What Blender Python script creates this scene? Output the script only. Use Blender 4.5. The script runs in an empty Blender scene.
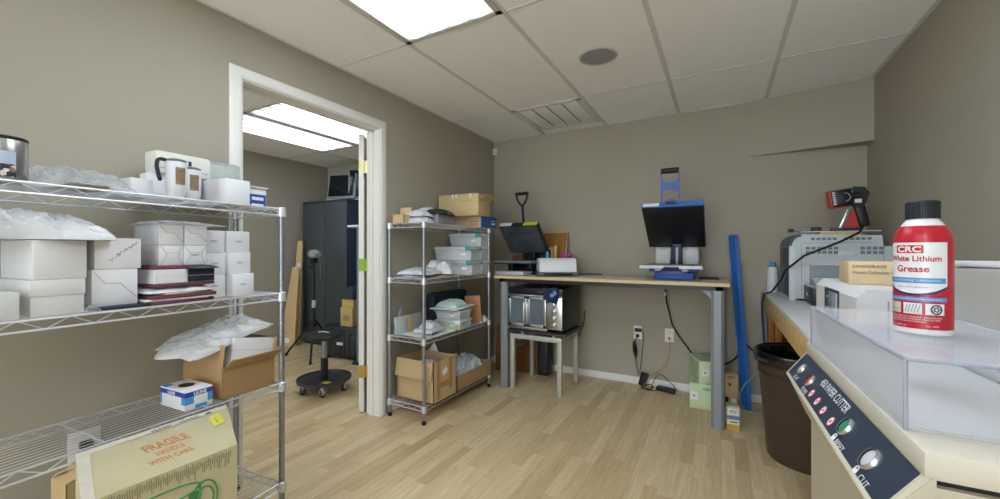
import bpy, bmesh, math, random
from mathutils import Vector, Matrix, noise
random.seed(7)
PI = math.pi
R = math.radians
SC = bpy.context.scene
COL = SC.collection

# ------------------------------------------------------------------ materials
def lin(h):
    h = h.lstrip('#')
    o = []
    for i in (0, 2, 4):
        c = int(h[i:i+2], 16) / 255
        o.append(c / 12.92 if c <= .04045 else ((c + .055) / 1.055) ** 2.4)
    return o

MATS = {}
def mat(name, col, rough=.55, metal=0., var=.05, scale=9., bump=0., bscale=120., spec=.4, stretch=None, trans=0.):
    if name in MATS: return MATS[name]
    m = bpy.data.materials.new(name); m.use_nodes = True
    nt = m.node_tree; N = nt.nodes; L = nt.links
    p = N['Principled BSDF']
    c = lin(col)
    tc = N.new('ShaderNodeTexCoord')
    mp = N.new('ShaderNodeMapping')
    if stretch: mp.inputs['Scale'].default_value = stretch
    L.new(tc.outputs['Object'], mp.inputs['Vector'])
    n = N.new('ShaderNodeTexNoise'); n.inputs['Scale'].default_value = scale; n.inputs['Detail'].default_value = 4
    L.new(mp.outputs['Vector'], n.inputs['Vector'])
    mx = N.new('ShaderNodeMix'); mx.data_type = 'RGBA'
    mx.inputs[6].default_value = [max(0, k * (1 - var * 2)) for k in c] + [1]
    mx.inputs[7].default_value = [min(1, k * (1 + var * 2)) for k in c] + [1]
    L.new(n.outputs['Fac'], mx.inputs[0])
    L.new(mx.outputs[2], p.inputs['Base Color'])
    p.inputs['Roughness'].default_value = rough
    p.inputs['Metallic'].default_value = metal
    p.inputs['Specular IOR Level'].default_value = spec
    if bump:
        b = N.new('ShaderNodeBump'); b.inputs['Strength'].default_value = bump; b.inputs['Distance'].default_value = .004
        n2 = N.new('ShaderNodeTexNoise'); n2.inputs['Scale'].default_value = bscale; n2.inputs['Detail'].default_value = 3
        L.new(tc.outputs['Object'], n2.inputs['Vector'])
        L.new(n2.outputs['Fac'], b.inputs['Height']); L.new(b.outputs['Normal'], p.inputs['Normal'])
    if trans:
        t = N.new('ShaderNodeBsdfTransparent'); ms = N.new('ShaderNodeMixShader')
        ms.inputs[0].default_value = trans
        L.new(p.outputs['BSDF'], ms.inputs[1]); L.new(t.outputs['BSDF'], ms.inputs[2])
        L.new(ms.outputs['Shader'], N['Material Output'].inputs['Surface'])
    MATS[name] = m
    return m

def glassy(name, tint, rough=.08, base=.06, gain=.75):
    """clear plastic sheet: transparent, with reflections growing towards grazing angles"""
    if name in MATS: return MATS[name]
    m = bpy.data.materials.new(name); m.use_nodes = True
    nt = m.node_tree; N = nt.nodes; L = nt.links
    p = N['Principled BSDF']
    p.inputs['Base Color'].default_value = lin(tint) + [1]
    p.inputs['Roughness'].default_value = rough
    t = N.new('ShaderNodeBsdfTransparent')
    t.inputs['Color'].default_value = [.96, .965, .975, 1]
    lw = N.new('ShaderNodeLayerWeight'); lw.inputs['Blend'].default_value = .35
    nz = N.new('ShaderNodeTexNoise'); nz.inputs['Scale'].default_value = 14
    tc = N.new('ShaderNodeTexCoord'); L.new(tc.outputs['Object'], nz.inputs['Vector'])
    ma = N.new('ShaderNodeMath'); ma.operation = 'MULTIPLY_ADD'
    ma.inputs[1].default_value = gain; ma.inputs[2].default_value = base
    L.new(lw.outputs['Fresnel'], ma.inputs[0])
    mb = N.new('ShaderNodeMath'); mb.operation = 'MULTIPLY_ADD'; mb.inputs[1].default_value = .08
    L.new(nz.outputs['Fac'], mb.inputs[0]); L.new(ma.outputs[0], mb.inputs[2])
    ms = N.new('ShaderNodeMixShader'); L.new(mb.outputs[0], ms.inputs[0])
    L.new(t.outputs['BSDF'], ms.inputs[1]); L.new(p.outputs['BSDF'], ms.inputs[2])
    L.new(ms.outputs['Shader'], N['Material Output'].inputs['Surface'])
    MATS[name] = m
    return m

WALLC = mat('wall_paint', '#a59f90', .75, var=.035, scale=1.6, bump=.05, bscale=60)
WHITE_TRIM = mat('white_trim_paint', '#e2e0dc', .45, var=.02)
CHROME = mat('zinc_wire', '#d9dce2', .32, .6, var=.05)
POSTM = mat('zinc_post', '#9a9ea5', .33, .8, var=.06)
BLACKP = mat('black_plastic', '#17181b', .42, var=.1)
BLACKM = mat('black_metal', '#1b1d22', .35, .2, var=.1)
DARKGREY = mat('dark_grey_plastic', '#33363d', .45, var=.06)
NAVY = mat('navy_plastic', '#232b3c', .4, var=.08)
RUBBER = mat('black_rubber', '#121213', .6, var=.1)
WCARD = mat('white_carton', '#dedfe4', .62, var=.03, scale=6)
WCARD2 = mat('white_carton_dull', '#d2d3d4', .62, var=.03, scale=6)
KRAFT = mat('kraft_card', '#a5855f', .72, var=.05, scale=5)
KRAFTP = mat('pale_kraft_card', '#bfa57c', .72, var=.05, scale=5)
KRAFTD = mat('kraft_card_inside', '#94683c', .75, var=.06, scale=5)
TANBOX = mat('tan_card', '#c8b083', .7, var=.04, scale=5)
BEIGEBOX = mat('beige_card', '#bdb391', .7, var=.05, scale=7)
INK = mat('dark_print', '#4b4c50', .6)
SEAM = mat('carton_seam', '#98999c', .7)
TAPE = mat('brown_tape', '#a98452', .3, var=.05)
WPLAST = mat('white_plastic', '#dcdde0', .35, var=.02)
GPLAST = mat('light_grey_plastic', '#b4b9be', .42, var=.03)
FILM = mat('plastic_film', '#dfe2e6', .15, var=.04, trans=.62, spec=.8)
POLY = mat('white_poly_bag', '#cdd0d5', .25, var=.05, scale=14, spec=.6, bump=.3, bscale=40)
BINP = mat('clear_bin_plastic', '#e9eef3', .25, var=.03, trans=.45, spec=.6)
LATCH = mat('teal_latch', '#2f8d97', .4)
PAPER = mat('white_paper', '#e3e3e2', .8, var=.02)
MAROON = mat('maroon_card', '#6a3a47', .6, var=.08)
STEEL = mat('brushed_steel', '#b9bbbe', .25, .9, var=.05, stretch=(1, 1, 14))
CORDB = mat('black_cord', '#141416', .5)
CORDO = mat('orange_cord', '#c98d5d', .5)
CORDL = mat('light_blue_cord', '#8fb3c9', .5)
GREYLEG = mat('grey_painted_steel', '#8b8f94', .4, .1, var=.03)
SILVER = mat('silver_painted_steel', '#b5b5ac', .4, .1, var=.03)
BLUEM = mat('blue_paint', '#2b4c9e', .35, var=.05)
BLUEL = mat('light_blue_paint', '#4a76c0', .35, var=.05)
REDP = mat('red_plastic', '#b8342c', .4)
BRASS = mat('brass', '#c8b469', .35, .7)
WOODT = mat('maple_edge', '#cfb88c', .55, var=.06, scale=20, stretch=(1, 12, 12))
TOPW = mat('pale_laminate_top', '#c4bda9', .4, var=.03)
OSB = mat('osb_board', '#90632f', .75, var=.3, scale=30, bump=.1)
PINE = mat('orange_pine', '#b8793c', .6, var=.12, scale=7, stretch=(14, 14, 1))
PINEL = mat('pale_pine', '#c9a873', .65, var=.12, scale=8, stretch=(12, 1, 12))
CUTB = mat('cutter_enamel', '#b8b09e', .42, var=.02)
CUTW = mat('cutter_pale_enamel', '#c2bcae', .4, var=.02)
PANELM = mat('control_panel_film', '#303947', .6, var=.12, scale=60, spec=.2)
ACRYL = glassy('clear_acrylic', '#e4e5ee', .07, .02, .42)
GLASSD = glassy('oven_glass', '#9fb2bd', .06, .12, .5)
BAGC = glassy('clear_bag', '#e2e5e8', .16, .16, .55)
WHITEINK = mat('white_print', '#e4e6e8', .5, var=.01)

# ------------------------------------------------------------------ mesh builder
def T(x, y, z): return Matrix.Translation((x, y, z))
def RX(a): return Matrix.Rotation(R(a), 4, 'X')
def RY(a): return Matrix.Rotation(R(a), 4, 'Y')
def RZ(a): return Matrix.Rotation(R(a), 4, 'Z')
def FR(o, x, y):
    x = Vector(x).normalized(); y = Vector(y); z = x.cross(y).normalized(); y = z.cross(x)
    m = Matrix.Identity(4)
    for i, v in enumerate((x, y, z)):
        for k in range(3): m[k][i] = v[k]
    for k in range(3): m[k][3] = o[k]
    return m

class MB:
    def __init__(s): s.v = []; s.f = []; s.mi = []; s.mats = []; s.M = Matrix.Identity(4)
    def add(s, vs, fs, mt=None, M=None):
        b = len(s.v)
        A = s.M @ M if M is not None else s.M
        s.v += [A @ Vector(v) for v in vs]
        if mt is None: i = 0
        else:
            if mt not in s.mats: s.mats.append(mt)
            i = s.mats.index(mt) + 1
        for f in fs: s.f.append([b + k for k in f]); s.mi.append(i)
        return s
    def box(s, x0, x1, y0, y1, z0, z1, bev=0, mt=None, M=None):
        x0, x1 = min(x0, x1), max(x0, x1); y0, y1 = min(y0, y1), max(y0, y1); z0, z1 = min(z0, z1), max(z0, z1)
        b = min(bev, (x1-x0)*.45, (y1-y0)*.45, (z1-z0)*.45)
        if b <= 0:
            vs = [(x, y, z) for z in (z0, z1) for y in (y0, y1) for x in (x0, x1)]
            fs = [(0,2,3,1), (4,5,7,6), (0,1,5,4), (2,6,7,3), (0,4,6,2), (1,3,7,5)]
            return s.add(vs, fs, mt, M)
        bm = bmesh.new(); bmesh.ops.create_cube(bm, size=1)
        for v in bm.verts:
            v.co = ((x0+x1)/2 + v.co.x*(x1-x0), (y0+y1)/2 + v.co.y*(y1-y0), (z0+z1)/2 + v.co.z*(z1-z0))
        bmesh.ops.bevel(bm, geom=bm.edges[:], offset=b, segments=2, profile=.5, affect='EDGES')
        bm.verts.index_update()
        vs = [v.co.copy() for v in bm.verts]; fs = [[v.index for v in f.verts] for f in bm.faces]
        bm.free()
        return s.add(vs, fs, mt, M)
    def hexa(s, bot, top, mt=None, M=None):
        return s.add(list(bot) + list(top), [(3,2,1,0), (4,5,6,7), (0,1,5,4), (1,2,6,5), (2,3,7,6), (3,0,4,7)], mt, M)
    def prism(s, poly, z0, z1, mt=None, M=None):
        n = len(poly)
        a = sum(poly[i][0]*poly[(i+1) % n][1] - poly[(i+1) % n][0]*poly[i][1] for i in range(n))
        if a < 0: poly = poly[::-1]
        vs = [(x, y, z0) for x, y in poly] + [(x, y, z1) for x, y in poly]
        fs = [list(range(n))[::-1], list(range(n, 2*n))] + [(i, (i+1) % n, n + (i+1) % n, n + i) for i in range(n)]
        return s.add(vs, fs, mt, M)
    def lathe(s, prof, n=24, mt=None, M=None, a0=0, a1=2*PI):
        full = abs(a1 - a0 - 2*PI) < 1e-6
        m = n if full else n + 1
        vs = []; fs = []
        for r, z in prof:
            for i in range(m):
                a = a0 + (a1 - a0) * i / n
                vs.append((r*math.cos(a), r*math.sin(a), z))
        for j in range(len(prof) - 1):
            for i in range(n):
                k = (i + 1) % m
                fs.append((j*m + i, j*m + k, (j+1)*m + k, (j+1)*m + i))
        return s.add(vs, fs, mt, M)
    def cyl(s, p0, p1, r0, r1=None, n=14, mt=None, M=None):
        if r1 is None: r1 = r0
        p0 = Vector(p0); p1 = Vector(p1); d = p1 - p0
        q = d.to_track_quat('Z', 'Y').to_matrix().to_4x4()
        A = Matrix.Translation(p0) @ q
        if M is not None: A = M @ A
        return s.lathe([(0, 0), (r0, 0), (r1, d.length), (0, d.length)], n, mt, A)
    def tube(s, pts, r, n=8, mt=None, M=None, closed=False):
        P = [Vector(p) for p in pts]; m = len(P); vs = []; fs = []
        prev = None
        for i in range(m):
            if closed: t = P[(i+1) % m] - P[i-1]
            else: t = P[min(i+1, m-1)] - P[max(i-1, 0)]
            t.normalize()
            if prev is None:
                u = t.orthogonal().normalized()
            else:
                u = (prev - t * prev.dot(t))
                u = u.normalized() if u.length > 1e-6 else t.orthogonal().normalized()
            prev = u; w = t.cross(u)
            for k in range(n):
                a = 2*PI*k/n
                vs.append(P[i] + (u*math.cos(a) + w*math.sin(a))*r)
        for i in range(m if closed else m-1):
            j = (i+1) % m
            for k in range(n):
                l = (k+1) % n
                fs.append((i*n+k, i*n+l, j*n+l, j*n+k))
        if not closed:
            fs.append(list(range(n))[::-1]); fs.append([(m-1)*n + k for k in range(n)])
        return s.add(vs, fs, mt, M)
    def rod(s, p0, p1, r, n=5, mt=None, M=None): return s.tube([p0, p1], r, n, mt, M)
    def ball(s, c, r, sx=1, sy=1, sz=1, n=16, mt=None, M=None):
        prof = [(math.sin(PI*i/10), -math.cos(PI*i/10)) for i in range(11)]
        A = T(*c) @ Matrix.Diagonal((r*sx, r*sy, r*sz, 1))
        if M is not None: A = M @ A
        return s.lathe(prof, n, mt, A)
    def grid(s, fn, nu, nv, mt=None, M=None):
        vs = [fn(i/nu, j/nv) for j in range(nv+1) for i in range(nu+1)]
        fs = [(j*(nu+1)+i, j*(nu+1)+i+1, (j+1)*(nu+1)+i+1, (j+1)*(nu+1)+i) for j in range(nv) for i in range(nu)]
        return s.add(vs, fs, mt, M)
    def pillow(s, lx, ly, h, seed=0, nu=30, nv=22, crump=.5, freq=9, mt=None, M=None, wob=.06, full=.55, ax=1, ay=1):
        """a soft packed bag lying on z = 0, crumpled on top"""
        so = Vector((seed*7.3, seed*3.1, seed*1.7))
        def top(u, v):
            x = (u-.5)*2; y = (v-.5)*2
            w = 1 + wob*noise.noise(Vector((x*1.6, y*1.6, 0)) + so)*2
            pr = max(0, (1-abs(x)**3)*(1-abs(y)**3))**full
            q = Vector((x*lx*freq*ax, y*ly*freq*ay, 0)) + so
            n1 = 1 - 2*abs(noise.noise(q)); n2 = 1 - 2*abs(noise.noise(q*2.3))
            z = h*pr*(1 - crump*.55 + crump*.42*n1 + crump*.22*n2)
            return (x*lx/2*w, y*ly/2*w, max(z, .0012) )
        def bot(u, v):
            x, y, z = top(1-u, v)
            return (x, y, .0)
        s.grid(top, nu, nv, mt, M); s.grid(bot, 10, 8, mt, M)
        return s
    def build(s, name, m, parent=None, label=None, angle=35, smooth=True):
        me = bpy.data.meshes.new(name)
        me.from_pydata([tuple(v) for v in s.v], [], s.f)
        me.materials.append(m)
        for k in s.mats: me.materials.append(k)
        me.polygons.foreach_set('material_index', s.mi)
        if smooth:
            me.polygons.foreach_set('use_smooth', [True]*len(me.polygons))
            me.set_sharp_from_angle(angle=R(angle))
        me.update()
        o = bpy.data.objects.new(name, me); COL.objects.link(o)
        if parent is not None: o.parent = parent
        if label: o['label'] = label
        return o

def thing(name, label, cat, loc=(0,0,0), rz=0, group=None, rot=None):
    o = bpy.data.objects.new(name, None); COL.objects.link(o)
    o.empty_display_size = .05
    o.location = loc; o.rotation_euler = rot if rot else (0, 0, R(rz))
    return tag(o, label, cat, group)
def tag(o, label, cat, group=None, kind=None):
    o['label'] = label; o['category'] = cat
    if group: o['group'] = group
    if kind: o['kind'] = kind
    return o
def struct(name, mb, m, parent=None, **k):
    o = mb.build(name, m, parent, **k)
    if parent is None: o['kind'] = 'structure'
    return o
def children(o): return [c for c in bpy.data.objects if c.parent == o]
def copy_tree(o, parent=None):
    c = o.copy(); COL.objects.link(c)
    if parent is not None: c.parent = parent
    for ch in children(o): copy_tree(ch, c)
    return c
def dup(o, label, loc, rz=None, group=None):
    c = copy_tree(o); c.location = loc
    if rz is not None: c.rotation_euler = (0, 0, R(rz))
    c['label'] = label
    if group: c['group'] = group
    return c

def text(s, m, parent, M, w=None, h=None, name='lettering', wrap=None, bold=0., shear=0., space=1.):
    """flat lettering centred on M's origin, reading along M's x; wrap = (radius, angle, z) lays it round a cylinder"""
    cu = bpy.data.curves.new('lettering', 'FONT'); cu.body = s; cu.size = 1; cu.offset = bold; cu.shear = shear
    cu.space_character = space; cu.resolution_u = 3
    o = bpy.data.objects.new('lettering', cu); COL.objects.link(o)
    dg = bpy.context.evaluated_depsgraph_get()
    me0 = o.evaluated_get(dg).to_mesh()
    vs = [v.co.copy() for v in me0.vertices]; fs = [list(p.vertices) for p in me0.polygons]
    o.evaluated_get(dg).to_mesh_clear()
    bpy.data.objects.remove(o); bpy.data.curves.remove(cu)
    x0 = min(v.x for v in vs); x1 = max(v.x for v in vs); y0 = min(v.y for v in vs); y1 = max(v.y for v in vs)
    ky = h/(y1-y0) if h else None; kx = w/(x1-x0) if w else None
    if kx is None: kx = ky
    if ky is None: ky = kx
    vs = [Vector(((v.x-(x0+x1)/2)*kx, (v.y-(y0+y1)/2)*ky, 0)) for v in vs]
    mb = MB()
    if wrap:
        r, th, z = wrap
        vs = [Vector((r*math.cos(th + v.x/r), r*math.sin(th + v.x/r), z + v.y)) for v in vs]
        mb.add(vs, fs)
    else: mb.add(vs, fs, None, M)
    return mb.build(name, m, parent, smooth=False)

def patch(r, th0, th1, z0, z1, n=20):
    """a strip of label on a cylinder of radius r"""
    mb = MB()
    f0 = z0 if callable(z0) else (lambda t: z0)
    mb.grid(lambda u, v: (r*math.cos(th0+(th1-th0)*u), r*math.sin(th0+(th1-th0)*u), f0(u) + (z1-f0(u))*v), n, 3)
    return mb

# ------------------------------------------------------------------ camera
CAMH = 1.18
cd = bpy.data.cameras.new('camera'); cam = bpy.data.objects.new('camera', cd); COL.objects.link(cam)
cd.sensor_width = 36; cd.sensor_fit = 'HORIZONTAL'; cd.lens = 36*396/1000; cd.shift_y = .001; cd.clip_start = .02
cam.location = (0, 0, CAMH)
cam.rotation_euler = (R(90), 0, math.atan(221/396))
SC.camera = cam

# ------------------------------------------------------------------ room
LW, BW, RW, CH, NY = -2.117, 3.66, .89, 2.338, -4.0
WT = .12
OY0, OY1, OZ = 1.100, 2.052, 2.058           # door opening in the left wall
FX = -4.8                                    # far wall of the next room

def floor_material():
    m = bpy.data.materials.new('oak_strip_laminate'); m.use_nodes = True
    nt = m.node_tree; N = nt.nodes; L = nt.links; p = N['Principled BSDF']
    tc = N.new('ShaderNodeTexCoord'); sx = N.new('ShaderNodeSeparateXYZ'); L.new(tc.outputs['Object'], sx.inputs[0])
    def math_(op, a, b=None):
        n = N.new('ShaderNodeMath'); n.operation = op
        for i, k in enumerate((a, b)):
            if k is None: continue
            if isinstance(k, (int, float)): n.inputs[i].default_value = k
            else: L.new(k, n.inputs[i])
        return n.outputs[0]
    col = math_('FLOOR', math_('DIVIDE', sx.outputs['X'], .068))
    wn = N.new('ShaderNodeTexWhiteNoise'); wn.noise_dimensions = '1D'; L.new(col, wn.inputs['W'])
    yy = math_('ADD', math_('DIVIDE', sx.outputs['Y'], .42), math_('MULTIPLY', wn.outputs['Value'], 7.3))
    row = math_('FLOOR', yy)
    cb = N.new('ShaderNodeCombineXYZ'); L.new(col, cb.inputs[0]); L.new(row, cb.inputs[1])
    w2 = N.new('ShaderNodeTexWhiteNoise'); w2.noise_dimensions = '3D'; L.new(cb.outputs[0], w2.inputs['Vector'])
    ramp = N.new('ShaderNodeValToRGB')
    e = ramp.color_ramp.elements
    cols = [(0, '#c2a981'), (.3, '#cdb68e'), (.6, '#d4bf98'), (.85, '#dac6a0'), (1, '#bfa279')]
    e[0].position = 0; e[0].color = lin(cols[0][1]) + [1]; e[1].position = 1; e[1].color = lin(cols[-1][1]) + [1]
    for q, c in cols[1:-1]:
        k = e.new(q); k.color = lin(c) + [1]
    L.new(w2.outputs['Value'], ramp.inputs[0])
    mp = N.new('ShaderNodeMapping'); mp.inputs['Scale'].default_value = (60, 3.5, 1); L.new(tc.outputs['Object'], mp.inputs['Vector'])
    off = N.new('ShaderNodeVectorMath'); off.operation = 'ADD'; L.new(mp.outputs[0], off.inputs[0]); L.new(w2.outputs['Color'], off.inputs[1])
    gn = N.new('ShaderNodeTexNoise'); gn.inputs['Scale'].default_value = 1.2; gn.inputs['Detail'].default_value = 5; gn.inputs['Distortion'].default_value = .8
    L.new(off.outputs[0], gn.inputs['Vector'])
    g = N.new('ShaderNodeMapRange'); g.inputs[1].default_value = .3; g.inputs[2].default_value = .7; g.inputs[3].default_value = .84; g.inputs[4].default_value = 1.08
    L.new(gn.outputs['Fac'], g.inputs[0])
    fx = math_('FRACT', math_('DIVIDE', sx.outputs['X'], .204)); fy = math_('FRACT', yy)
    seam = math_('LESS_THAN', fx, .008); seam2 = math_('LESS_THAN', fy, .006)
    sm = math_('SUBTRACT', 1, math_('MULTIPLY', math_('MAXIMUM', seam, seam2), .22))
    tot = math_('MULTIPLY', g.outputs[0], sm)
    vm = N.new('ShaderNodeVectorMath'); vm.operation = 'SCALE'
    L.new(ramp.outputs['Color'], vm.inputs[0]); L.new(tot, vm.inputs['Scale'])
    L.new(vm.outputs[0], p.inputs['Base Color'])
    p.inputs['Roughness'].default_value = .38; p.inputs['Specular IOR Level'].default_value = .4
    return m

def ceiling_material():
    m = bpy.data.materials.new('mineral_fibre_tile'); m.use_nodes = True
    nt = m.node_tree; N = nt.nodes; L = nt.links; p = N['Principled BSDF']
    tc = N.new('ShaderNodeTexCoord')
    v = N.new('ShaderNodeTexVoronoi'); v.inputs['Scale'].default_value = 75
    L.new(tc.outputs['Object'], v.inputs['Vector'])
    n = N.new('ShaderNodeTexNoise'); n.inputs['Scale'].default_value = 5; L.new(tc.outputs['Object'], n.inputs['Vector'])
    th = N.new('ShaderNodeMapRange'); th.inputs[1].default_value = .45; th.inputs[2].default_value = .75; th.inputs[3].default_value = .0; th.inputs[4].default_value = .3
    L.new(n.outputs['Fac'], th.inputs[0])
    lt = N.new('ShaderNodeMath'); lt.operation = 'LESS_THAN'; L.new(v.outputs['Distance'], lt.inputs[0]); L.new(th.outputs[0], lt.inputs[1])
    mx = N.new('ShaderNodeMix'); mx.data_type = 'RGBA'
    mx.inputs[6].default_value = lin('#f4f4f4') + [1]; mx.inputs[7].default_value = lin('#d2d2d2') + [1]
    L.new(lt.outputs[0], mx.inputs[0]); L.new(mx.outputs[2], p.inputs['Base Color'])
    b = N.new('ShaderNodeBump'); b.inputs['Strength'].default_value = .25; b.inputs['Distance'].default_value = .003
    n2 = N.new('ShaderNodeTexNoise'); n2.inputs['Scale'].default_value = 190; L.new(tc.outputs['Object'], n2.inputs['Vector'])
    L.new(n2.outputs['Fac'], b.inputs['Height']); L.new(b.outputs['Normal'], p.inputs['Normal'])
    p.inputs['Roughness'].default_value = .9; p.inputs['Specular IOR Level'].default_value = .1
    return m

FLOORM = floor_material(); CEILM = ceiling_material()
struct('floor', MB().box(FX-.1, RW+.1, NY, BW+.1, -.06, 0), FLOORM)
# transition strip lying in the doorway
tb = MB(); tb.prism([(-.02, 0), (.02, 0), (.012, .005), (-.012, .005)], OY0-.9, OY1, M=T(-2.09, 0, 0) @ Matrix(((1,0,0,0),(0,0,1,0),(0,1,0,0),(0,0,0,1))))
struct('trim_1', tb, WOODT)
struct('ceiling', MB().box(FX-.1, RW+.1, NY, BW+.1, CH, CH+.05), CEILM)
# suspended ceiling rails, main room and next room
gr = MB()
GX = [-1.53, -.92, -.31, .30]; GY = [2.903+.61, 2.903, 1.688, .473, -.742, -1.957]
for x in GX: gr.box(x-.012, x+.012, NY, BW, CH-.004, CH+.004)
for y in GY[1:]: gr.box(LW, RW, y-.006, y+.006, CH-.003, CH+.004)
gr.box(GX[0], GX[1], GY[0]-.012, GY[0]+.012, CH-.003, CH+.004)
gr.box(LW, LW+.014, NY, BW, CH-.005, CH+.002); gr.box(RW-.02, RW, NY, BW-.15, CH-.006, CH+.002)
gr.box(LW, .15, BW-.014, BW, CH-.004, CH+.002)
for x in (-4.09, -3.48, -2.87): gr.box(x-.012, x+.012, NY, BW, CH-.004, CH+.004)
for y in (3.05, 1.83, .61): gr.box(FX, LW-WT, y-.008, y+.008, CH-.003, CH+.004)
struct('trim_2', gr, mat('ceiling_rail', '#d2d2d1', .5, var=.02))

wl = MB()
wl.box(LW-WT, LW, NY, OY0, 0, CH); wl.box(LW-WT, LW, OY1, BW+.1, 0, CH); wl.box(LW-WT, LW, OY0, OY1, OZ, CH)
struct('wall_left', wl, WALLC)
struct('wall_back', MB().box(FX-.1, RW+.1, BW, BW+.1, 0, CH), WALLC)
struct('wall_right', MB().box(RW, RW+.1, NY, BW+.1, 0, CH), WALLC)
struct('wall_far', MB().box(FX-.1, FX, NY, BW+.1, 0, CH), WALLC)
# boxed-in beam: its face leans out of the back wall towards the right wall
bk = MB(); bk.prism([(.13, BW+.01), (RW, BW+.01), (RW, BW-.15)], 1.915, CH)
struct('wall_bulkhead', bk, WALLC)
bb = MB().box(LW+.001, RW-.001, BW-.013, BW+.001, 0, .062, .003)
struct('baseboard_back', bb, WHITE_TRIM)
bb = MB().box(LW-.001, LW+.013, OY1+.07, BW-.02, 0, .062, .003); bb.box(LW-.001, LW+.013, NY, OY0-.075, 0, .062, .003)
struct('baseboard_left', bb, WHITE_TRIM)
struct('baseboard_right', MB().box(RW-.013, RW+.001, NY, BW-.02, 0, .062, .003), WHITE_TRIM)
# door lining and moulded casing
def casing(mb, side):
    s = side
    prof = [(-.012, 0), (-.012, .010), (-.004, .016), (.012, .017), (.026, .012), (.038, .011), (.047, .006), (.047, 0)]
    x0 = LW if s > 0 else LW-WT
    def ring(d, h):   # d = distance out from the opening, h = relief
        return [(x0+s*h, OY0-d, 0), (x0+s*h, OY0-d, OZ+d), (x0+s*h, OY1+d, OZ+d), (x0+s*h, OY1+d, 0)]
    rs = [ring(d, h) for d, h in prof]
    vs = [p for r in rs for p in r]; fs = []
    for j in range(len(rs)-1):
        for i in range(3):
            q = (j*4+i, j*4+i+1, (j+1)*4+i+1, (j+1)*4+i)
            fs.append(q if s < 0 else q[::-1])
    mb.add(vs, fs)
cs = MB(); casing(cs, 1); casing(cs, -1)
cs.box(LW-WT-.002, LW+.002, OY0-.002, OY0+.018, 0, OZ); cs.box(LW-WT-.002, LW+.002, OY1-.018, OY1+.002, 0, OZ)
cs.box(LW-WT-.002, LW+.002, OY0, OY1, OZ-.018, OZ+.002)
cs.box(LW-WT+.03, LW-WT+.065, OY1-.03, OY1-.016, 0, OZ-.02); cs.box(LW-WT+.03, LW-WT+.065, OY0, OY1, OZ-.03, OZ-.016)
struct('trim_3', cs, WHITE_TRIM)
# the door leaf, swung wide open into the next room
dr = thing('door_1', 'white door swung open into the next room seen edge on', 'door', (LW-WT-.035, OY1-.04, 0), 128)
dr['kind'] = 'structure'
MB().box(0, .82, -.018, .018, .012, 2.02, .002).build('door_leaf', WHITE_TRIM, dr)
for z, c in ((1.785, '#d9d2a4'), (1.075, '#8fae4a'), (.305, '#c2a350')):
    h = MB(); h.box(-.003, .001, -.016, .016, z-.045, z+.045); h.cyl((-.006, -.020, z-.046), (-.006, -.020, z+.046), .006)
    h.box(-.006, -.002, -.055, -.02, z-.045, z+.045)
    for dz in (-.03, 0, .03):
        h.cyl((-.0035, .006, z+dz), (-.005, .006, z+dz), .004, n=8)
    h.build('hinge', mat('hinge_%s' % c[1:], c, .35, .5), dr)

# ------------------------------------------------------------------ lamps
def lamp_material(strength):
    m = bpy.data.materials.new('prismatic_lens'); m.use_nodes = True
    nt = m.node_tree; N = nt.nodes; L = nt.links
    p = N['Principled BSDF']; p.inputs['Base Color'].default_value = (.75, .76, .8, 1); p.inputs['Roughness'].default_value = .3
    tc = N.new('ShaderNodeTexCoord'); sx = N.new('ShaderNodeSeparateXYZ'); L.new(tc.outputs['Object'], sx.inputs[0])
    mu = N.new('ShaderNodeMath'); mu.operation = 'MULTIPLY'; mu.inputs[1].default_value = 2*PI/.128; L.new(sx.outputs['X'], mu.inputs[0])
    co = N.new('ShaderNodeMath'); co.operation = 'COSINE'; L.new(mu.outputs[0], co.inputs[0])
    mr = N.new('ShaderNodeMapRange'); mr.inputs[1].default_value = -1; mr.inputs[2].default_value = 1
    mr.inputs[3].default_value = strength*1.7; mr.inputs[4].default_value = strength*.2; L.new(co.outputs[0], mr.inputs[0])
    # the tubes end short of the lens
    ab = N.new('ShaderNodeMath'); ab.operation = 'ABSOLUTE'; L.new(sx.outputs['Y'], ab.inputs[0])
    en = N.new('ShaderNodeMapRange'); en.inputs[1].default_value = .50; en.inputs[2].default_value = .57; en.inputs[3].default_value = 1; en.inputs[4].default_value = .3; en.clamp = True
    L.new(ab.outputs[0], en.inputs[0])
    ml = N.new('ShaderNodeMath'); ml.operation = 'MULTIPLY'; L.new(mr.outputs[0], ml.inputs[0]); L.new(en.outputs[0], ml.inputs[1])
    p.inputs['Emission Color'].default_value = (.80, .90, 1, 1)
    L.new(ml.outputs[0], p.inputs['Emission Strength'])
    return m
LENS = lamp_material(3.9)
LENS2 = lamp_material(2.0)
def troffer(x, y, label, lens, group):
    t = thing('ceiling_light', label, 'ceiling light', (x, y, CH))
    t['group'] = group
    f = MB()
    for a, b, c, d in ((-.302, .302, -.607, -.575), (-.302, .302, .575, .607), (-.302, -.268, -.607, .607), (.268, .302, -.607, .607)):
        f.box(a, b, c, d, -.008, .004, .002)
    f.build('frame', mat('lamp_frame', '#cfcfcf', .5), t)
    MB().box(-.268, .268, -.575, .575, -.004, -.001).build('diffuser', lens, t)
    return t
troffer(-1.225, 1.08, 'fluorescent ceiling light set in the main room ceiling in front of the door', LENS, 'main room lights')
troffer(-1.225, -1.35, 'added unseen ceiling fill light, behind the viewpoint on the doorway side', LENS, 'main room lights')  # this and the next three: fixtures added out of view as fill
troffer(-.005, -1.35, 'added unseen ceiling fill light, behind the viewpoint on the bench side', LENS, 'main room lights')
troffer(-.005, 1.08, 'added unseen ceiling fill light above the bench side of the main room', LENS, 'main room lights')
troffer(-.005, -2.57, 'added unseen ceiling fill light at the far back of the main room behind the viewpoint', LENS, 'main room lights')
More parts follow.
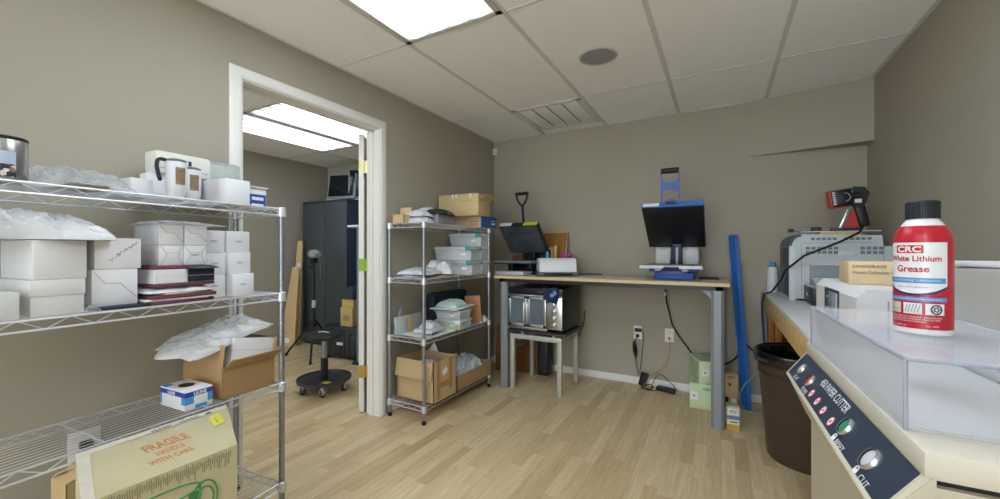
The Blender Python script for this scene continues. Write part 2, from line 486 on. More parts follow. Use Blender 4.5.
troffer(-3.785, 2.44, 'lit fluorescent panel in the next room, further from the door opening', LENS2, 'next room lights')
troffer(-3.175, 2.44, 'lit fluorescent panel in the next room, closer to the door opening', LENS2, 'next room lights')
troffer(-3.785, 0, 'fluorescent panel in the next room hidden behind the doorway wall', LENS2, 'next room lights')

# round speaker, vent, sensor
sp = thing('ceiling_speaker', 'round grey speaker grille in the white ceiling tile', 'speaker', (-.64, 2.345, CH))
MB().lathe([(.112, .001), (.112, -.004), (.104, -.009), (.096, -.006), (.096, 0)], 40).build('rim', mat('speaker_rim', '#b3b3b2', .5), sp)
MB().lathe([(0, -.006), (.097, -.006), (.097, 0)], 40).build('grille', mat('speaker_grille', '#98989a', .7, bump=.3, bscale=500), sp)
vt = thing('air_vent', 'square louvred air vent in the ceiling by the back wall', 'vent', (-1.225, 3.208, CH))
f = MB()
for a, b, c, d in ((-.30, .30, -.30, -.262), (-.30, .30, .262, .30), (-.30, -.255, -.30, .30), (.255, .30, -.30, .30)): f.box(a, b, c, d, -.008, .002, .002)
f.build('frame', mat('vent_frame', '#d9d9d9', .5), vt)
MB().box(-.27, .27, -.27, .27, -.001, .003).build('backing', mat('vent_back', '#7c7c7c', .7), vt)
for i in range(4):
    x = -.191 + i*.1275
    MB().box(-.0622, .0622, -.262, .262, -.002, .0005, .0004, M=T(x, 0, -.004) @ RY(4)).build('louvre', mat('vent_louvre', '#efefee', .5), vt)
ms = thing('motion_sensor', 'small white motion sensor high in the wall corner', 'sensor', (LW+.032, BW-.032, 2.186), 45)
b = MB(); b.prism([(-.026, .0), (.026, 0), (.026, -.012), (.018, -.024), (-.018, -.024), (-.026, -.012)], 0, .064); b.build('body', WPLAST, ms)
MB().box(-.016, .016, -.0265, -.023, .008, .036, .001).build('lens', mat('sensor_lens', '#c9c9c4', .3), ms)
b = MB(); b.box(-.01, .01, -.002, .022, .02, .045); b.build('bracket', WPLAST, ms)

# ------------------------------------------------------------------ wire racks
def wire_shelf(dep, leng):
    m = MB(); D = .030
    def rail(p0, p1):
        a = Vector(p0); b = Vector(p1); m.rod(a, b, .0036, 6); dn = Vector((0, 0, -D)); m.rod(a+dn, b+dn, .0036, 6)
        n = max(4, int(round((b-a).length/.052))); z = []
        for i in range(n+1):
            q = a + (b-a)*(i/n); z.append(q if i % 2 else q + dn)
        for i in range(n): m.rod(z[i], z[i+1], .0021, 4)
    rail((0, 0, 0), (0, -leng, 0)); rail((-dep, 0, 0), (-dep, -leng, 0)); rail((0, 0, 0), (-dep, 0, 0)); rail((0, -leng, 0), (-dep, -leng, 0))
    k = int(dep/.0235)
    for i in range(1, k):
        x = -dep*i/k; m.rod((x, 0, .001), (x, -leng, .001), .0016, 4)
    for i in range(1, 4):
        y = -leng*i/4; m.rod((0, y, -.003), (-dep, y, -.003), .0026, 5)
    for x in (0, -dep):
        for y in (0, -leng):
            m.lathe([(.0125, -.036), (.0185, -.036), (.0185, -.026), (.0165, .004), (.0125, .008)], 14, M=T(x, y, 0))
    return m
def post_mesh(h):
    pr = [(0, .03)]; z = .03
    while z < h-.01:
        pr += [(.0120, z), (.0120, z+.0205), (.0098, z+.0215), (.0098, z+.0247)]; z += .0254
    pr += [(.0120, h-.004), (.0115, h), (0, h)]
    return MB().lathe(pr, 12)
def rack(name, label, loc, rz, dep, leng, zs, h):
    t = thing(name, label, 'shelving', loc, rz)
    sh = None
    for z in zs:
        if sh is None: sh = wire_shelf(dep, leng).build('wire_shelf', CHROME, t); sh.location.z = z
        else:
            c = sh.copy(); COL.objects.link(c); c.location.z = z
    po = None
    for x in (0, -dep):
        for y in (0, -leng):
            if po is None:
                po = post_mesh(h).build('post', POSTM, t); po.location = (x, y, 0)
                fo = MB().lathe([(0, 0), (.013, 0), (.017, .008), (.015, .02), (.0085, .024), (.0085, .034), (0, .034)], 14).build('foot', RUBBER, po)
            else:
                c = po.copy(); COL.objects.link(c); c.location = (x, y, 0)
                d = fo.copy(); COL.objects.link(d); d.parent = c
    return t

FA = Vector((-1.754, 1.095, 0)); A5 = 5.0
EX = Vector((math.cos(R(A5)), math.sin(R(A5)), 0)); EY = Vector((-math.sin(R(A5)), math.cos(R(A5)), 0))
def Lp(a, b, z): return FA - EX*a - EY*b + Vector((0, 0, z))
LDEP = .325
rack('wire_shelving', 'large chrome wire shelving unit along the wall beside the door', FA, A5, LDEP, 1.22, (.118, .574, .985, 1.370), 1.376)
rack('wire_shelving', 'chrome wire shelving unit standing between the doorway and the room corner', (-1.754, 2.945, 0), 0, .313, .857, (.118, .574, .985, 1.370), 1.376)
SH = {0: .1202, 1: .5762, 2: .9872, 3: 1.3722}         # tops of the wires

# ------------------------------------------------------------------ cartons
def carton(name, label, cat, loc, rz, dx, dy, dz, m, style='', group=None, seam=None, marks=True):
    """closed carton; loc = centre of its base. style letters: f end flaps outlined on +x, n end flaps on -y, t top seam, m small print, s scribble, l lid"""
    t = thing(name, label, cat, loc, rz, group)
    b = MB()
    if 'l' in style:
        b.box(-dx/2+.002, dx/2-.002, -dy/2+.002, dy/2-.002, 0, dz-.002, .0015); b.build('body', m, t)
        MB().box(-dx/2, dx/2, -dy/2, dy/2, dz*.55, dz, .0015).build('lid', m, t)
    else:
        b.box(-dx/2, dx/2, -dy/2, dy/2, 0, dz, .002); b.build('body', m, t)
    if 't' in style:
        MB().box(-dx/2+.004, dx/2-.004, -.0012, .0012, dz-.0005, dz+.0006).build('seam', seam or SEAM, t)
    if 'f' in style:
        s = MB(); x = dx/2 + .0003; w = .0008
        P = [(-dy/2+.003, dz*.97), (-dy*.22, dz*.62), (-dy*.22, dz*.38), (-dy/2+.003, dz*.03)]
        Q = [(dy/2-.003, dz*.97), (dy*.30, dz*.62), (dy*.30, dz*.38), (dy/2-.003, dz*.03)]
        if 'v' in style: P = [(y, z) for y, z in P[:2]]; Q = [(dy*.1, dz*.62), (dy/2-.004, dz*.2)]
        for S in (P, Q): s.tube([(x, y, z) for y, z in S], w, 4)
        s.tube([(x, P[-1 if 'v' in style else 1][0], dz*.62), (x, Q[0 if 'v' in style else 1][0], dz*.62)], w, 4)
        s.build('flap_edge', SEAM, t)
    if 'm' in style:
        s = MB()
        for k, (w, h) in enumerate(((.028, .0016), (.022, .0014))):
            s.box(dx/2-.0005, dx/2+.0005, -w/2, w/2, dz*.52-k*.004, dz*.52-k*.004+h)
        s.build('printed_line', INK, t)
    if 's' in style:
        s = MB(); pts = [(dx/2+.0006, -dy*.05 + dy*.45*i/14, dz*(.45+.4*i/14) + .006*math.sin(i*2.4)) for i in range(15)]
        s.tube(pts, .0007, 4); s.tube([(p[0], p[1]-.02, p[2]-.02) for p in pts[:9]], .0005, 4)
        s.build('scribble', mat('brown_pen', '#6f5f50', .7), t)
    return t

def open_carton(name, label, cat, loc, rz, dx, dy, dz, m, inside, flaps, group=None, th=.004):
    """flaps: list of (side, length, degrees from upright outwards)"""
    t = thing(name, label, cat, loc, rz, group)
    b = MB()
    b.box(-dx/2, dx/2, -dy/2, dy/2, 0, th)
    b.box(-dx/2, -dx/2+th, -dy/2, dy/2, 0, dz); b.box(dx/2-th, dx/2, -dy/2, dy/2, 0, dz)
    b.box(-dx/2, dx/2, -dy/2, -dy/2+th, 0, dz); b.box(-dx/2, dx/2, dy/2-th, dy/2, 0, dz)
    b.build('body', m, t)
    MB().box(-dx/2+th, dx/2-th, -dy/2+th, dy/2-th, th, th+.001).build('inside_base', inside, t)
    for side, ln, an in flaps:
        w = dy if side in ('+x', '-x') else dx
        rz_ = {'+x': 0, '-x': 180, '+y': 90, '-y': -90}[side]
        d = dx/2 if side in ('+x', '-x') else dy/2
        f = MB().box(-th, 0, -w/2+.002, w/2-.002, 0, ln, .001, M=RZ(rz_) @ T(d, 0, dz) @ RY(an))
        f.build('flap', m, t)
    return t

def lc(name, label, a0, a1, b0, b1, z0, z1, m, style='', group=None, rz=0, cat='box'):
    return carton(name, label, cat, Lp((a0+a1)/2, (b0+b1)/2, z0), A5+rz, a1-a0, b1-b0, z1-z0, m, style, group)

# ---- left unit, second shelf from the top
z2 = SH[2]; e = .0008
G = 'white cartons on the shelf'
lc('carton', 'wide white lidded box on the shelf, lower of the two under the poly bag', .03, .27, .647, .764, z2, 1.094, WCARD2, 'l', G)
lc('carton', 'wide white box directly under the bag of wrapped garments', .035, .27, .642, .756, 1.094+e, 1.211, WCARD2, '', G)
lc('carton', 'low white box at the shelf edge, cut off by the left border', .02, .22, .785, .93, z2, 1.064, WCARD2, '', G)
f = thing('folder', 'dark navy folder lying flat under the white box with crossed flap seams', 'folder', Lp(.14, .545, z2), A5-3, None)
MB().box(-.12, .12, -.085, .085, 0, .010, .003).build('cover', NAVY, f)
MB().box(-.116, .117, -.081, .087, .003, .007).build('red_edge', MAROON, f)
lc('carton', 'white box with crossed flap seams standing on the dark navy folder', .05, .25, .508, .626, z2+.0108, 1.118, WCARD, 'fv', G)
lc('carton', 'white box with a brown pen scribble on its end', .05, .25, .498, .619, 1.118+e, 1.221, WCARD, 's', G)
# bag of wrapped garments
bg = thing('poly_bag', 'bulky clear bag of folded white garments lying on the wide white boxes', 'bag', Lp(.165, .775, 1.2118), A5, None)
p = MB(); p.pillow(.29, .37, .090, 3, 90, 80, .8, 13, wob=.13, full=.42, ax=2.0, ay=.6); p.build('bag', mat('garment_bag', '#cfd2d6', .25, var=.06, scale=20, spec=.7, bump=.35, bscale=34), bg)
# books and folders between the boxes
def slab(name, label, cat, a, b, z, dx, dy, h, m, rz=0, group=None, edge=None):
    t = thing(name, label, cat, Lp(a, b, z), A5+rz, group)
    if edge is None: MB().box(-dx/2, dx/2, -dy/2, dy/2, 0, h, min(.002, h*.3)).build('cover', m, t)
    else:
        c = MB(); c.box(-dx/2, dx/2, -dy/2, dy/2, 0, h*.12, 0); c.box(-dx/2, dx/2, -dy/2, dy/2, h*.88, h, 0); c.box(-dx/2, -dx/2+.002, -dy/2, dy/2, 0, h); c.build('cover', m, t)
        MB().box(-dx/2+.002, dx/2-.003, -dy/2+.003, dy/2-.003, h*.12, h*.88).build('pages', edge, t)
    return t
PG = 'papers and folders in the stack'
zz = z2
slab('folder', 'maroon folder at the very bottom of the paper stack', 'folder', .13, .385, zz, .22, .21, .012, MAROON, 3, PG); zz += .0125
slab('document_sleeve', 'thin white document sleeve between two maroon folders low in the stack', 'sleeve', .125, .392, zz, .21, .20, .007, PAPER, -4, PG); zz += .0075
slab('folder', 'maroon folder second from the bottom of the paper stack', 'folder', .12, .375, zz, .21, .21, .013, MAROON, -2, PG); zz += .0135
slab('envelope', 'tan paper envelope in the middle of the paper stack', 'envelope', .115, .37, zz, .19, .17, .006, TANBOX, 6, PG); zz += .0065
t = thing('poly_mailer', 'padded white mailer bulging above the tan envelope', 'mailer', Lp(.12, .385, zz), A5, PG)
MB().pillow(.2, .21, .027, 5, 24, 24, .35, 8).build('mailer', POLY, t); zz += .0215
slab('folder', 'maroon folder directly beneath the white boxed books', 'folder', .125, .375, zz, .2, .2, .012, MAROON, 2, PG); zz += .0126
for k, lb in enumerate(('lower of two thick white books with navy spine ends', 'upper of two thick white books with navy spine ends')):
    t = slab('book', lb, 'book', .13, .37, zz, .2, .2, .0245, WCARD, 0, 'thick white books', PAPER)
    MB().box(.1, .1012, .005, .098, .001, .0237).build('spine_label', NAVY, t)
    MB().box(.1, .1008, -.1, .003, .001, .0237).build('spine', WPLAST, t)
    zz += .025
slab('folder', 'maroon folder between the white books and the four white boxes', 'folder', .13, .375, zz, .2, .19, .013, MAROON, -3, PG); 
t = thing('pouch', 'flat dark navy zip pouch on top of the white books', 'pouch', Lp(.05, .315, zz+.0005), A5-4)
MB().pillow(.06, .11, .014, 9, 16, 20, .2, 10, M=T(.012, 0, 0)).build('pouch', NAVY, t)
zz += .0136
FG = 'four white boxes on the books'
lc('carton', 'lower white box of the four on the books, at the end by the scribbled box', .06, .23, .364, .441, zz, zz+.0745, WCARD, 'f', FG)
lc('carton', 'lower white box of the four on the books, at the end by the small boxes', .06, .23, .285, .3632, zz, zz+.0745, WCARD, 'fm', FG)
lc('carton', 'upper white box of the four on the books, at the end by the scribbled box', .06, .23, .364, .441, zz+.0753, zz+.15, WCARD, 'fv', FG)
lc('carton', 'upper white box of the four on the books, at the end by the small boxes', .06, .23, .281, .360, zz+.0753, zz+.15, WCARD, 'fv', FG)
t = thing('plastic_sheet', 'loose clear plastic sheet lying over the four white boxes', 'plastic', Lp(.13, .36, zz+.1505), A5)
MB().pillow(.21, .235, .018, 12, 34, 34, .6, 14, wob=.12).build('sheet', BAGC, t)
SG = 'small white boxes at the rack post'
lc('carton', 'small white box at the front bottom of the post-side stack', .05, .15, .097, .188, z2, 1.081, WCARD, 'm', SG)
lc('carton', 'small white box in the middle of the front post-side stack', .075, .175, .095, .189, 1.081+e, 1.172, WCARD, 'm', SG)
lc('carton', 'small white box on top of the front post-side stack', .09, .19, .09, .186, 1.172+e, 1.263, WCARD, 'm', SG)
lc('carton', 'small white box at the bottom of the inner post-side stack', .09, .2, .192, .279, z2, 1.079, WCARD, 'm', SG)
lc('carton', 'small white box in the middle of the inner post-side stack', .09, .2, .192, .279, 1.079+e, 1.171, WCARD, 'm', SG)
lc('carton', 'small white box on top of the inner post-side stack', .1, .21, .19, .276, 1.171+e, 1.263, WCARD, 'm', SG)
t = thing('bubble_wrap', 'small scrap of bubble wrap at the shelf edge beside the navy folder', 'plastic', Lp(.035, .632, z2), A5)
MB().pillow(.04, .035, .022, 15, 14, 14, .7, 40).build('scrap', BAGC, t)

# ---- left unit, top shelf
z3 = SH[3]
t = thing('tumbler', 'brushed steel tumbler with a photo print and black rim', 'tumbler', Lp(.082, .797, z3))
MB().lathe([(0, 0), (.043, 0), (.045, .004), (.045, .118), (.0435, .122), (.0435, .108), (0, .108)], 40).build('body', STEEL, t)
MB().lathe([(.0455, .117), (.0458, .124), (.042, .127), (.040, .124), (.040, .117)], 40).build('rim', BLACKP, t)
def photo_material():
    m = bpy.data.materials.new('photo_print'); m.use_nodes = True
    nt = m.node_tree; N = nt.nodes; L = nt.links; p = N['Principled BSDF']
    tc = N.new('ShaderNodeTexCoord'); sx = N.new('ShaderNodeSeparateXYZ'); L.new(tc.outputs['Generated'], sx.inputs[0])
    v = N.new('ShaderNodeTexVoronoi'); v.inputs['Scale'].default_value = 95; L.new(tc.outputs['Object'], v.inputs['Vector'])
    r2 = N.new('ShaderNodeValToRGB'); r2.color_ramp.interpolation = 'CONSTANT'
    e = r2.color_ramp.elements; e[0].color = lin('#2b3242') + [1]; e[1].position = .75; e[1].color = lin('#c9c3bd') + [1]
    for q, c in ((.3, '#8d6a5c'), (.45, '#d9d6d2'), (.6, '#a33a36')):
        k = e.new(q); k.color = lin(c) + [1]
    s2 = N.new('ShaderNodeSeparateColor'); L.new(v.outputs['Color'], s2.inputs[0]); L.new(s2.outputs[0], r2.inputs[0])
    r1 = N.new('ShaderNodeValToRGB'); e = r1.color_ramp.elements
    e[0].position = .0; e[0].color = (0, 0, 0, 1); e[1].position = .5; e[1].color = (1, 1, 1, 1); r1.color_ramp.interpolation = 'CONSTANT'
    L.new(sx.outputs['Z'], r1.inputs[0])
    mx = N.new('ShaderNodeMix'); mx.data_type = 'RGBA'; L.new(r1.outputs[0], mx.inputs[0]); L.new(r2.outputs[0], mx.inputs[6]); mx.inputs[7].default_value = lin('#aebdd6') + [1]
    L.new(mx.outputs[2], p.inputs['Base Color']); p.inputs['Roughness'].default_value = .3
    return m
patch(.0453, R(-75), R(18), .012, .083).build('photo_print', photo_material(), t)
t = thing('plastic_bag', 'crumpled clear plastic bag on the top shelf beside the steel tumbler', 'bag', Lp(.19, .62, z3), A5)
MB().pillow(.2, .26, .085, 21, 40, 40, .7, 9, wob=.1).build('bag', BAGC, t)
slab('plaque', 'dark brown flat plaque, lower one under the clear bag', 'plaque', .055, .655, z3, .085, .1, .007, mat('walnut_plaque', '#6d5d4c', .5), 8, 'plaques under the bag')
slab('plaque', 'grey brown flat plaque, upper one under the clear bag', 'plaque', .06, .635, z3+.0075, .08, .09, .007, mat('grey_plaque', '#827873', .5), -6, 'plaques under the bag')
t = lc('carton', 'white box standing behind the white mug on the top shelf', .12, .24, .432, .497, z3, 1.441, WCARD)
lc('carton', 'white box holding up the white appliance on the top shelf', .245, .31, .30, .39, z3, 1.488, WCARD)
MUGP = mat('mug_print', '#75634f', .3, var=.95, scale=34, stretch=(1, 1, 2.6))
def mug(label, loc, rz):
    t = thing('travel_mug', label, 'mug', loc, rz, 'travel mugs')
    MB().lathe([(0, 0), (.024, 0), (.0255, .003), (.0265, .022), (.0315, .036), (.0325, .045), (.0335, .138), (.0325, .142), (0, .142)], 40).build('body', mat('mug_enamel', '#d3d6db', .25, var=.02), t)
    MB().lathe([(0, .1425), (.0315, .1425), (.0325, .145), (.031, .150), (.020, .154), (0, .154)], 40).build('lid', mat('mug_lid', '#59606a', .35), t)
    h = MB(); pts = [(0, -.030, .146), (0, -.045, .149), (0, -.055, .143), (0, -.057, .12), (0, -.052, .09), (0, -.047, .070)]
    for i in range(len(pts)-1):
        a = Vector(pts[i]); b = Vector(pts[i+1]); d = (b-a)
        q = d.to_track_quat('Z', 'Y').to_matrix().to_4x4()
        h.box(-.011, .011, -.006, .006, -.003, d.length+.003, .004, M=Matrix.Translation(a) @ q)
    h.build('handle', NAVY, t)
    k = MB(); k.grid(lambda u, v: (lambda a, z: ((.0330+(z-.045)/.093*.001)*math.cos(a), (.0330+(z-.045)/.093*.001)*math.sin(a), z))(R(-12+56*u), .055+.065*v), 14, 3); k.build('picture_print', MUGP, t)
    return t
mg = mug('white travel mug with a dark handle and a sunset picture print', Lp(.085, .375, z3), A5-18)
dup(mg, 'white travel mug half hidden behind the white box on the top shelf', Lp(.20, .262, z3), A5-26)
t = thing('appliance', 'long white plastic appliance with two dark vents lying behind the mugs', 'appliance', Lp(.272, .272, 1.489), A5)
MB().box(-.045, .045, -.102, .102, 0, .092, .012).build('body', mat('old_white_plastic', '#d9d7cf', .4, var=.03), t)
s = MB()
for y in (-.005, .018): s.box(.0445, .046, y-.006, y+.006, .046, .066, .001)
s.build('vent', DARKGREY, t)
MB().box(.044, .0457, -.09, .09, .022, .025).build('seam', SEAM, t)
t = thing('blister_pack', 'upright clear blister pack with a pale green insert', 'packaging', Lp(.262, .088, z3), A5, rot=(0, R(-6), R(A5)))
MB().box(-.017, .017, -.072, .072, 0, .215, .008).build('shell', BAGC, t)
MB().box(-.011, -.006, -.064, .064, .01, .205, .001).build('insert', mat('pale_green_card', '#bcc8b8', .6, var=.25, scale=22), t)
MB().box(-.012, .012, -.0795, -.0725, 0, .216, .002).build('dark_edge', NAVY, t)
lc('carton', 'plain white box at the front of the top shelf near the corner post', .04, .232, .121, .221, z3, 1.479, WCARD)
t = thing('carton', 'small blue and white box at the end of the top shelf', 'box', Lp(.13, .062, z3), A5)
MB().box(-.055, .055, -.04, .04, 0, .088, .002).build('body', WCARD, t)
b = MB(); b.box(.0548, .0556, -.04, .037, .004, .060); b.box(-.05, .05, -.0406, -.0398, .004, .060); b.build('blue_label', BLUEM, t)
b = MB(); b.box(.0556, .0562, -.028, .026, .034, .048); b.box(.0556, .0562, -.03, .026, .007, .018); b.build('label_print', WHITEINK, t)
MB().box(-.058, .062, -.043, .046, .0885, .094, .001).build('lid_flap', WCARD, t)

# ---- left unit, third shelf
z1 = SH[1]
t = open_carton('open_carton', 'open brown carton on the third shelf with packed white goods', 'box', Lp(.158, .133, z1), A5, .272, .226, .118, KRAFT, KRAFTD, [('+x', .075, 52), ('-y', .10, -6), ('-x', .10, 4), ('+y', .09, 12)])
t = thing('gift_box', 'flat white box standing on edge inside the open brown carton', 'box', Lp(.062, .129, z1+.006), A5, rot=(R(-11), 0, R(A5)))
MB().box(-.02, .02, -.098, .1, 0, .215, .002).build('body', WPLAST, t)
MB().box(-.0205, .0205, -.099, .101, .165, .166).build('lid_edge', SEAM, t)
for i, (a, b, an, h) in enumerate(((.11, .2, 8, .2), (.145, .185, -6, .19), (.18, .2, 5, .205))):
    t = thing('paper_packet', 'grey white paper packet standing in the open brown carton', 'packet', Lp(a, b, z1+.006), A5+an, 'packets in the open carton')
    MB().box(-.009, .009, -.022, .06, 0, h, .004).build('packet', [PAPER, WCARD2, PAPER][i], t)
t = thing('bundle', 'dark crumpled bundle inside the open brown carton', 'bundle', Lp(.2, .09, z1+.006), A5)
MB().pillow(.11, .13, .17, 33, 20, 20, .6, 12).build('bundle', DARKGREY, t)
t = thing('poly_bag', 'clear flat bag of white goods lying across the open brown carton', 'bag', Lp(.168, .19, .808), A5, rot=(R(15), R(9), R(A5+4)))
MB().pillow(.22, .37, .048, 41, 60, 70, .7, 11, wob=.12).build('bag', mat('pale_poly_bag', '#d9dbdd', .18, var=.05, scale=12, spec=.8, trans=.30, bump=.3, bscale=30), t)
t = thing('wipes_box', 'white and blue dispenser box with an oval opening on the third shelf', 'box', Lp(.113, .326, z1), A5-1)
b = MB().box(-.085, .085, -.048, .048, 0, .074, .0015); b.build('body', mat('white_print_card', '#dfe1e3', .5, var=.02), t)
s = MB(); s.box(.0849, .0855, -.048, .048, .050, .068); s.box(-.085, .085, -.0486, -.0479, .050, .068); s.build('blue_band', mat('royal_blue_print', '#2b3a9a', .5), t)
s = MB(); s.box(.0849, .0854, -.048, -.018, .022, .050); s.box(.0849, .0854, .030, .048, .018, .050); s.box(.0849, .0854, -.014, .028, .002, .015)
s.box(.062, .085, -.0485, -.0479, .022, .050); s.box(-.085, -.072, -.0485, -.0479, .01, .050)
s.box(-.08, -.045, -.048, -.02, .0738, .0745); s.build('sky_blue_panel', mat('sky_blue_print', '#4b8fc6', .5), t)
s = MB(); s.lathe([(0, .0742), (1, .0742), (1, .0749), (0, .0749)], 28, M=Matrix.Diagonal((.030, .026, 1, 1))); s.build('opening', BLACKP, t)
text('ULINE', WHITEINK, t, FR((.0858, .004, .059), (0, 1, 0), (0, 0, 1)), w=.044, h=.0125, bold=.03)
text('ULINE', WHITEINK, t, FR((-.005, -.0489, .059), (1, 0, 0), (0, 0, 1)), w=.05, h=.012, bold=.03)
# carton on the bottom shelf
open_carton('open_carton', 'narrow brown carton on the bottom rack shelf beside the fragile box', 'box', Lp(.075, .575, SH[0]), A5, .10, .235, .355, KRAFTP, KRAFTD, [('-x', .04, -60), ('-y', .07, -70)])

# FRAGILE carton on the floor in front of the rack
fb = thing('moving_box', 'large beige shipping box marked fragile standing in front of the wire rack', 'box', (0, 0, 0))
top = [(-1.684, .415, .568), (-1.388, .352, .547), (-1.381, .712, .547), (-1.710, .842, .566)]
bot = [(x+.0, y, 0.002) for x, y, z in top]
MB().hexa(bot, top).build('body', BEIGEBOX, fb, smooth=False)
tc_ = [Vector(p) for p in top]
def fq(u, v, h=.0):          # u along the box from the near end, v from the rack edge outwards, on the top face
    a = tc_[0].lerp(tc_[3], u); b = tc_[1].lerp(tc_[2], u); return a.lerp(b, v) + Vector((0, 0, h))
s = MB(); random.seed(3)
def tp(u, v):
    p = fq(u, v*.09 + .0, .0015 + .003*abs(noise.noise(Vector((u*16, v*3, 2)))))
    return p + Vector((-.006*(1-v), 0, 0))
s.grid(tp, 40, 5); s.grid(lambda u, v: fq(v*.07, .05+.95*u, .0015 + .003*abs(noise.noise(Vector((u*16, v*4, 6))))), 40, 5)
s.build('white_tape', mat('crumpled_white_tape', '#cfcabb', .35, var=.08, scale=40, bump=.4, bscale=70), fb)
ORANGE = mat('orange_stencil', '#bd7a4c', .7, var=.1, scale=60)
xd = (fq(.8, .5) - fq(.3, .5)); yd = (fq(.5, .3) - fq(.5, .7))
text('FRAGILE', ORANGE, fb, FR(fq(.51, .42, .0012), xd, yd), w=.118, h=.052, bold=.025)
text('HANDLE', ORANGE, fb, FR(fq(.53, .60, .0012), xd, yd), w=.074, h=.030, bold=.025)
text('WITH CARE', ORANGE, fb, FR(fq(.53, .75, .0012), xd, yd), w=.112, h=.030, bold=.025)
n_ = [fq(.835, .16, .001), fq(.925, .14, .001), fq(.95, .42, .003), fq(.865, .45, .001)]
MB().hexa(n_, [p + Vector((0, 0, .0006)) for p in n_]).build('sticky_note', mat('yellow_note', '#d9d152', .7), fb)
s = MB()
for q in (.35, .55, .75):
    a = n_[0].lerp(n_[3], q).lerp(n_[1].lerp(n_[2], q), .4); s.box(-.008, .008, -.002, .002, 0, .0012, M=Matrix.Translation(a))
s.build('note_writing', mat('faint_pen', '#9c8f3a', .7), fb)
s = MB()
for g0, g1 in ((.43, .56), (.62, .76), (.82, .86)):
    k = 14; s.tube([fq(g0+(g1-g0)*i/k, .075+.02*math.sin(i*2.1), .0055) for i in range(k+1)], .0011, 4)
s.build('handwriting', INK, fb)
# near side: rubbed dark strokes and a green cup drawing
def fs(u, z, h=.0):
    a = Vector(top[1]).lerp(Vector(top[2]), u); return Vector((a.x + h, a.y, z))
s = MB(); random.seed(11)
for i in range(64):
    u = .04 + .9*i/63; z0 = .538 + random.uniform(-.006, .004); z1_ = z0 - random.uniform(.012, .045)
    s.rod(fs(u, z0, .0002), fs(u + .004, z1_, .0002), .0011, 4)
s.build('scuff_mark', mat('dark_scuff', '#857d69', .8), fb)
GREEN = mat('green_print', '#3f8b58', .7, var=.1, scale=50)
s = MB()
def ring(cu, cz, ru, rz_, a0, a1, r=.0028, n=30):
    s.tube([fs(cu + ru*math.cos(a0+(a1-a0)*i/n), cz + rz_*math.sin(a0+(a1-a0)*i/n), .0005) for i in range(n+1)], r, 5)
ring(.47, .47, .24, .020, 0, 2*PI); ring(.74, .42, .10, .055, -PI*.6, PI*.75); ring(.74, .42, .07, .036, -PI*.6, PI*.75)
s.tube([fs(.23, .47, .0005), fs(.25, .38, .0005), fs(.30, .31, .0005), fs(.40, .28, .0005), fs(.55, .28, .0005), fs(.65, .31, .0005), fs(.70, .38, .0005), fs(.71, .47, .0005)], .0028, 5)
for i in range(9): s.rod(fs(.63+i*.008, .455, .0005), fs(.62+i*.007, .33, .0005), .0012, 4)
s.build('cup_drawing', GREEN, fb)
s = MB(); s.grid(lambda u, v: Vector((-1.3865+.0012, .655, 0)) + Vector((.0015*noise.noise(Vector((u*9, v*9, 0))), .05*u, .42+.124*v)), 8, 12)
s.build('packing_tape', TAPE, fb)

# wall outlet low behind the left rack
def outlet(label, loc, rz, w=.072, h=.118, name='wall_outlet', group='white wall outlets'):
    t = thing(name, label, 'outlet', loc, rz, group)
    MB().box(-w/2, w/2, -.006, .0, -h/2, h/2, .003).build('plate', mat('outlet_white', '#e4e3df', .35), t)
    for dz in (-.026, .026):
        s = MB(); s.box(-.017, .017, -.0075, -.0055, dz-.014, dz+.014, .002); k = s.build('socket', WPLAST, t)
        s = MB()
        for dx in (-.006, .006): s.box(dx-.0012, dx+.0012, -.0080, -.0070, dz-.002, dz+.007)
        s.lathe([(0, 0), (.0024, 0), (.0024, .001), (0, .001)], 8, M=T(0, -.0070, dz-.008) @ RX(90)); s.build('slot', INK, t)
    return t
outlet('white wall outlet low on the wall behind the large wire rack', (LW, .545, .42), 90, .09, .16)
c = thing('power_plug', 'black plug and cable in the outlet behind the large wire rack', 'plug', (LW+.0085, .545, .42), 90)
s = MB(); s.box(-.018, .018, -.028, 0, .012, .04, .006); s.build('plug', BLACKP, c)
MB().box(-.018, .018, -.028, 0, -.04, -.012, .006).build('plug', BLACKP, c)
pts = [(0, -.026, -.026), (-.01, -.045, -.05), (-.03, -.05, -.1), (-.09, -.055, -.18), (-.2, -.06, -.26), (-.34, -.06, -.36), (-.5, -.05, -.414)]
MB().tube(pts, .0035, 6).build('cable', CORDB, c)

# ------------------------------------------------------------------ corner rack
def wc(name, label, x0, x1, y0, y1, z0, z1, m, style='', rz=0, group=None, cat='box'):
    return carton(name, label, cat, ((x0+x1)/2, (y0+y1)/2, z0), rz, x1-x0, y1-y0, z1-z0, m, style, group)
open_carton('open_carton', 'small tan open box at the doorway end of the corner rack top', 'box', (-2.005, 2.148, z3), 0, .11, .085, .062, TANBOX, KRAFTD, [('+y', .058, -4), ('-x', .012, 20)])
for k, (x, y, z, lb) in enumerate(((-1.90, 2.215, z3, 'lower'), (-1.92, 2.225, z3+.0505, 'upper'))):
    t = thing('poly_mailer', '%s of two stuffed white packages beside the small tan box' % lb, 'mailer', (x, y, z), 4 - 9*k, 'white packages on the corner rack')
    MB().pillow(.20, .13, .055, 50+k, 20, 18, .3, 9).build('mailer', POLY, t)
t = wc('carton', 'grey stack of sample binders beneath a black bag on the corner rack', -2.03, -1.80, 2.292, 2.50, z3, 1.445, mat('grey_card', '#8f8d8f', .6, var=.06))
s = MB()
for i, c in enumerate(('#b7b3a0', '#a69a98', '#b0a58f')):
    s.box(-.07+i*.05, -.045+i*.05, -.1046, -.1036, .004, .066, mt=mat('sample_'+c[1:], c, .6))
s.build('coloured_spine', GPLAST, t)
t = thing('poly_bag', 'dark folded bag with white patches lying on the grey stack', 'bag', (-1.90, 2.39, 1.4455), 12)
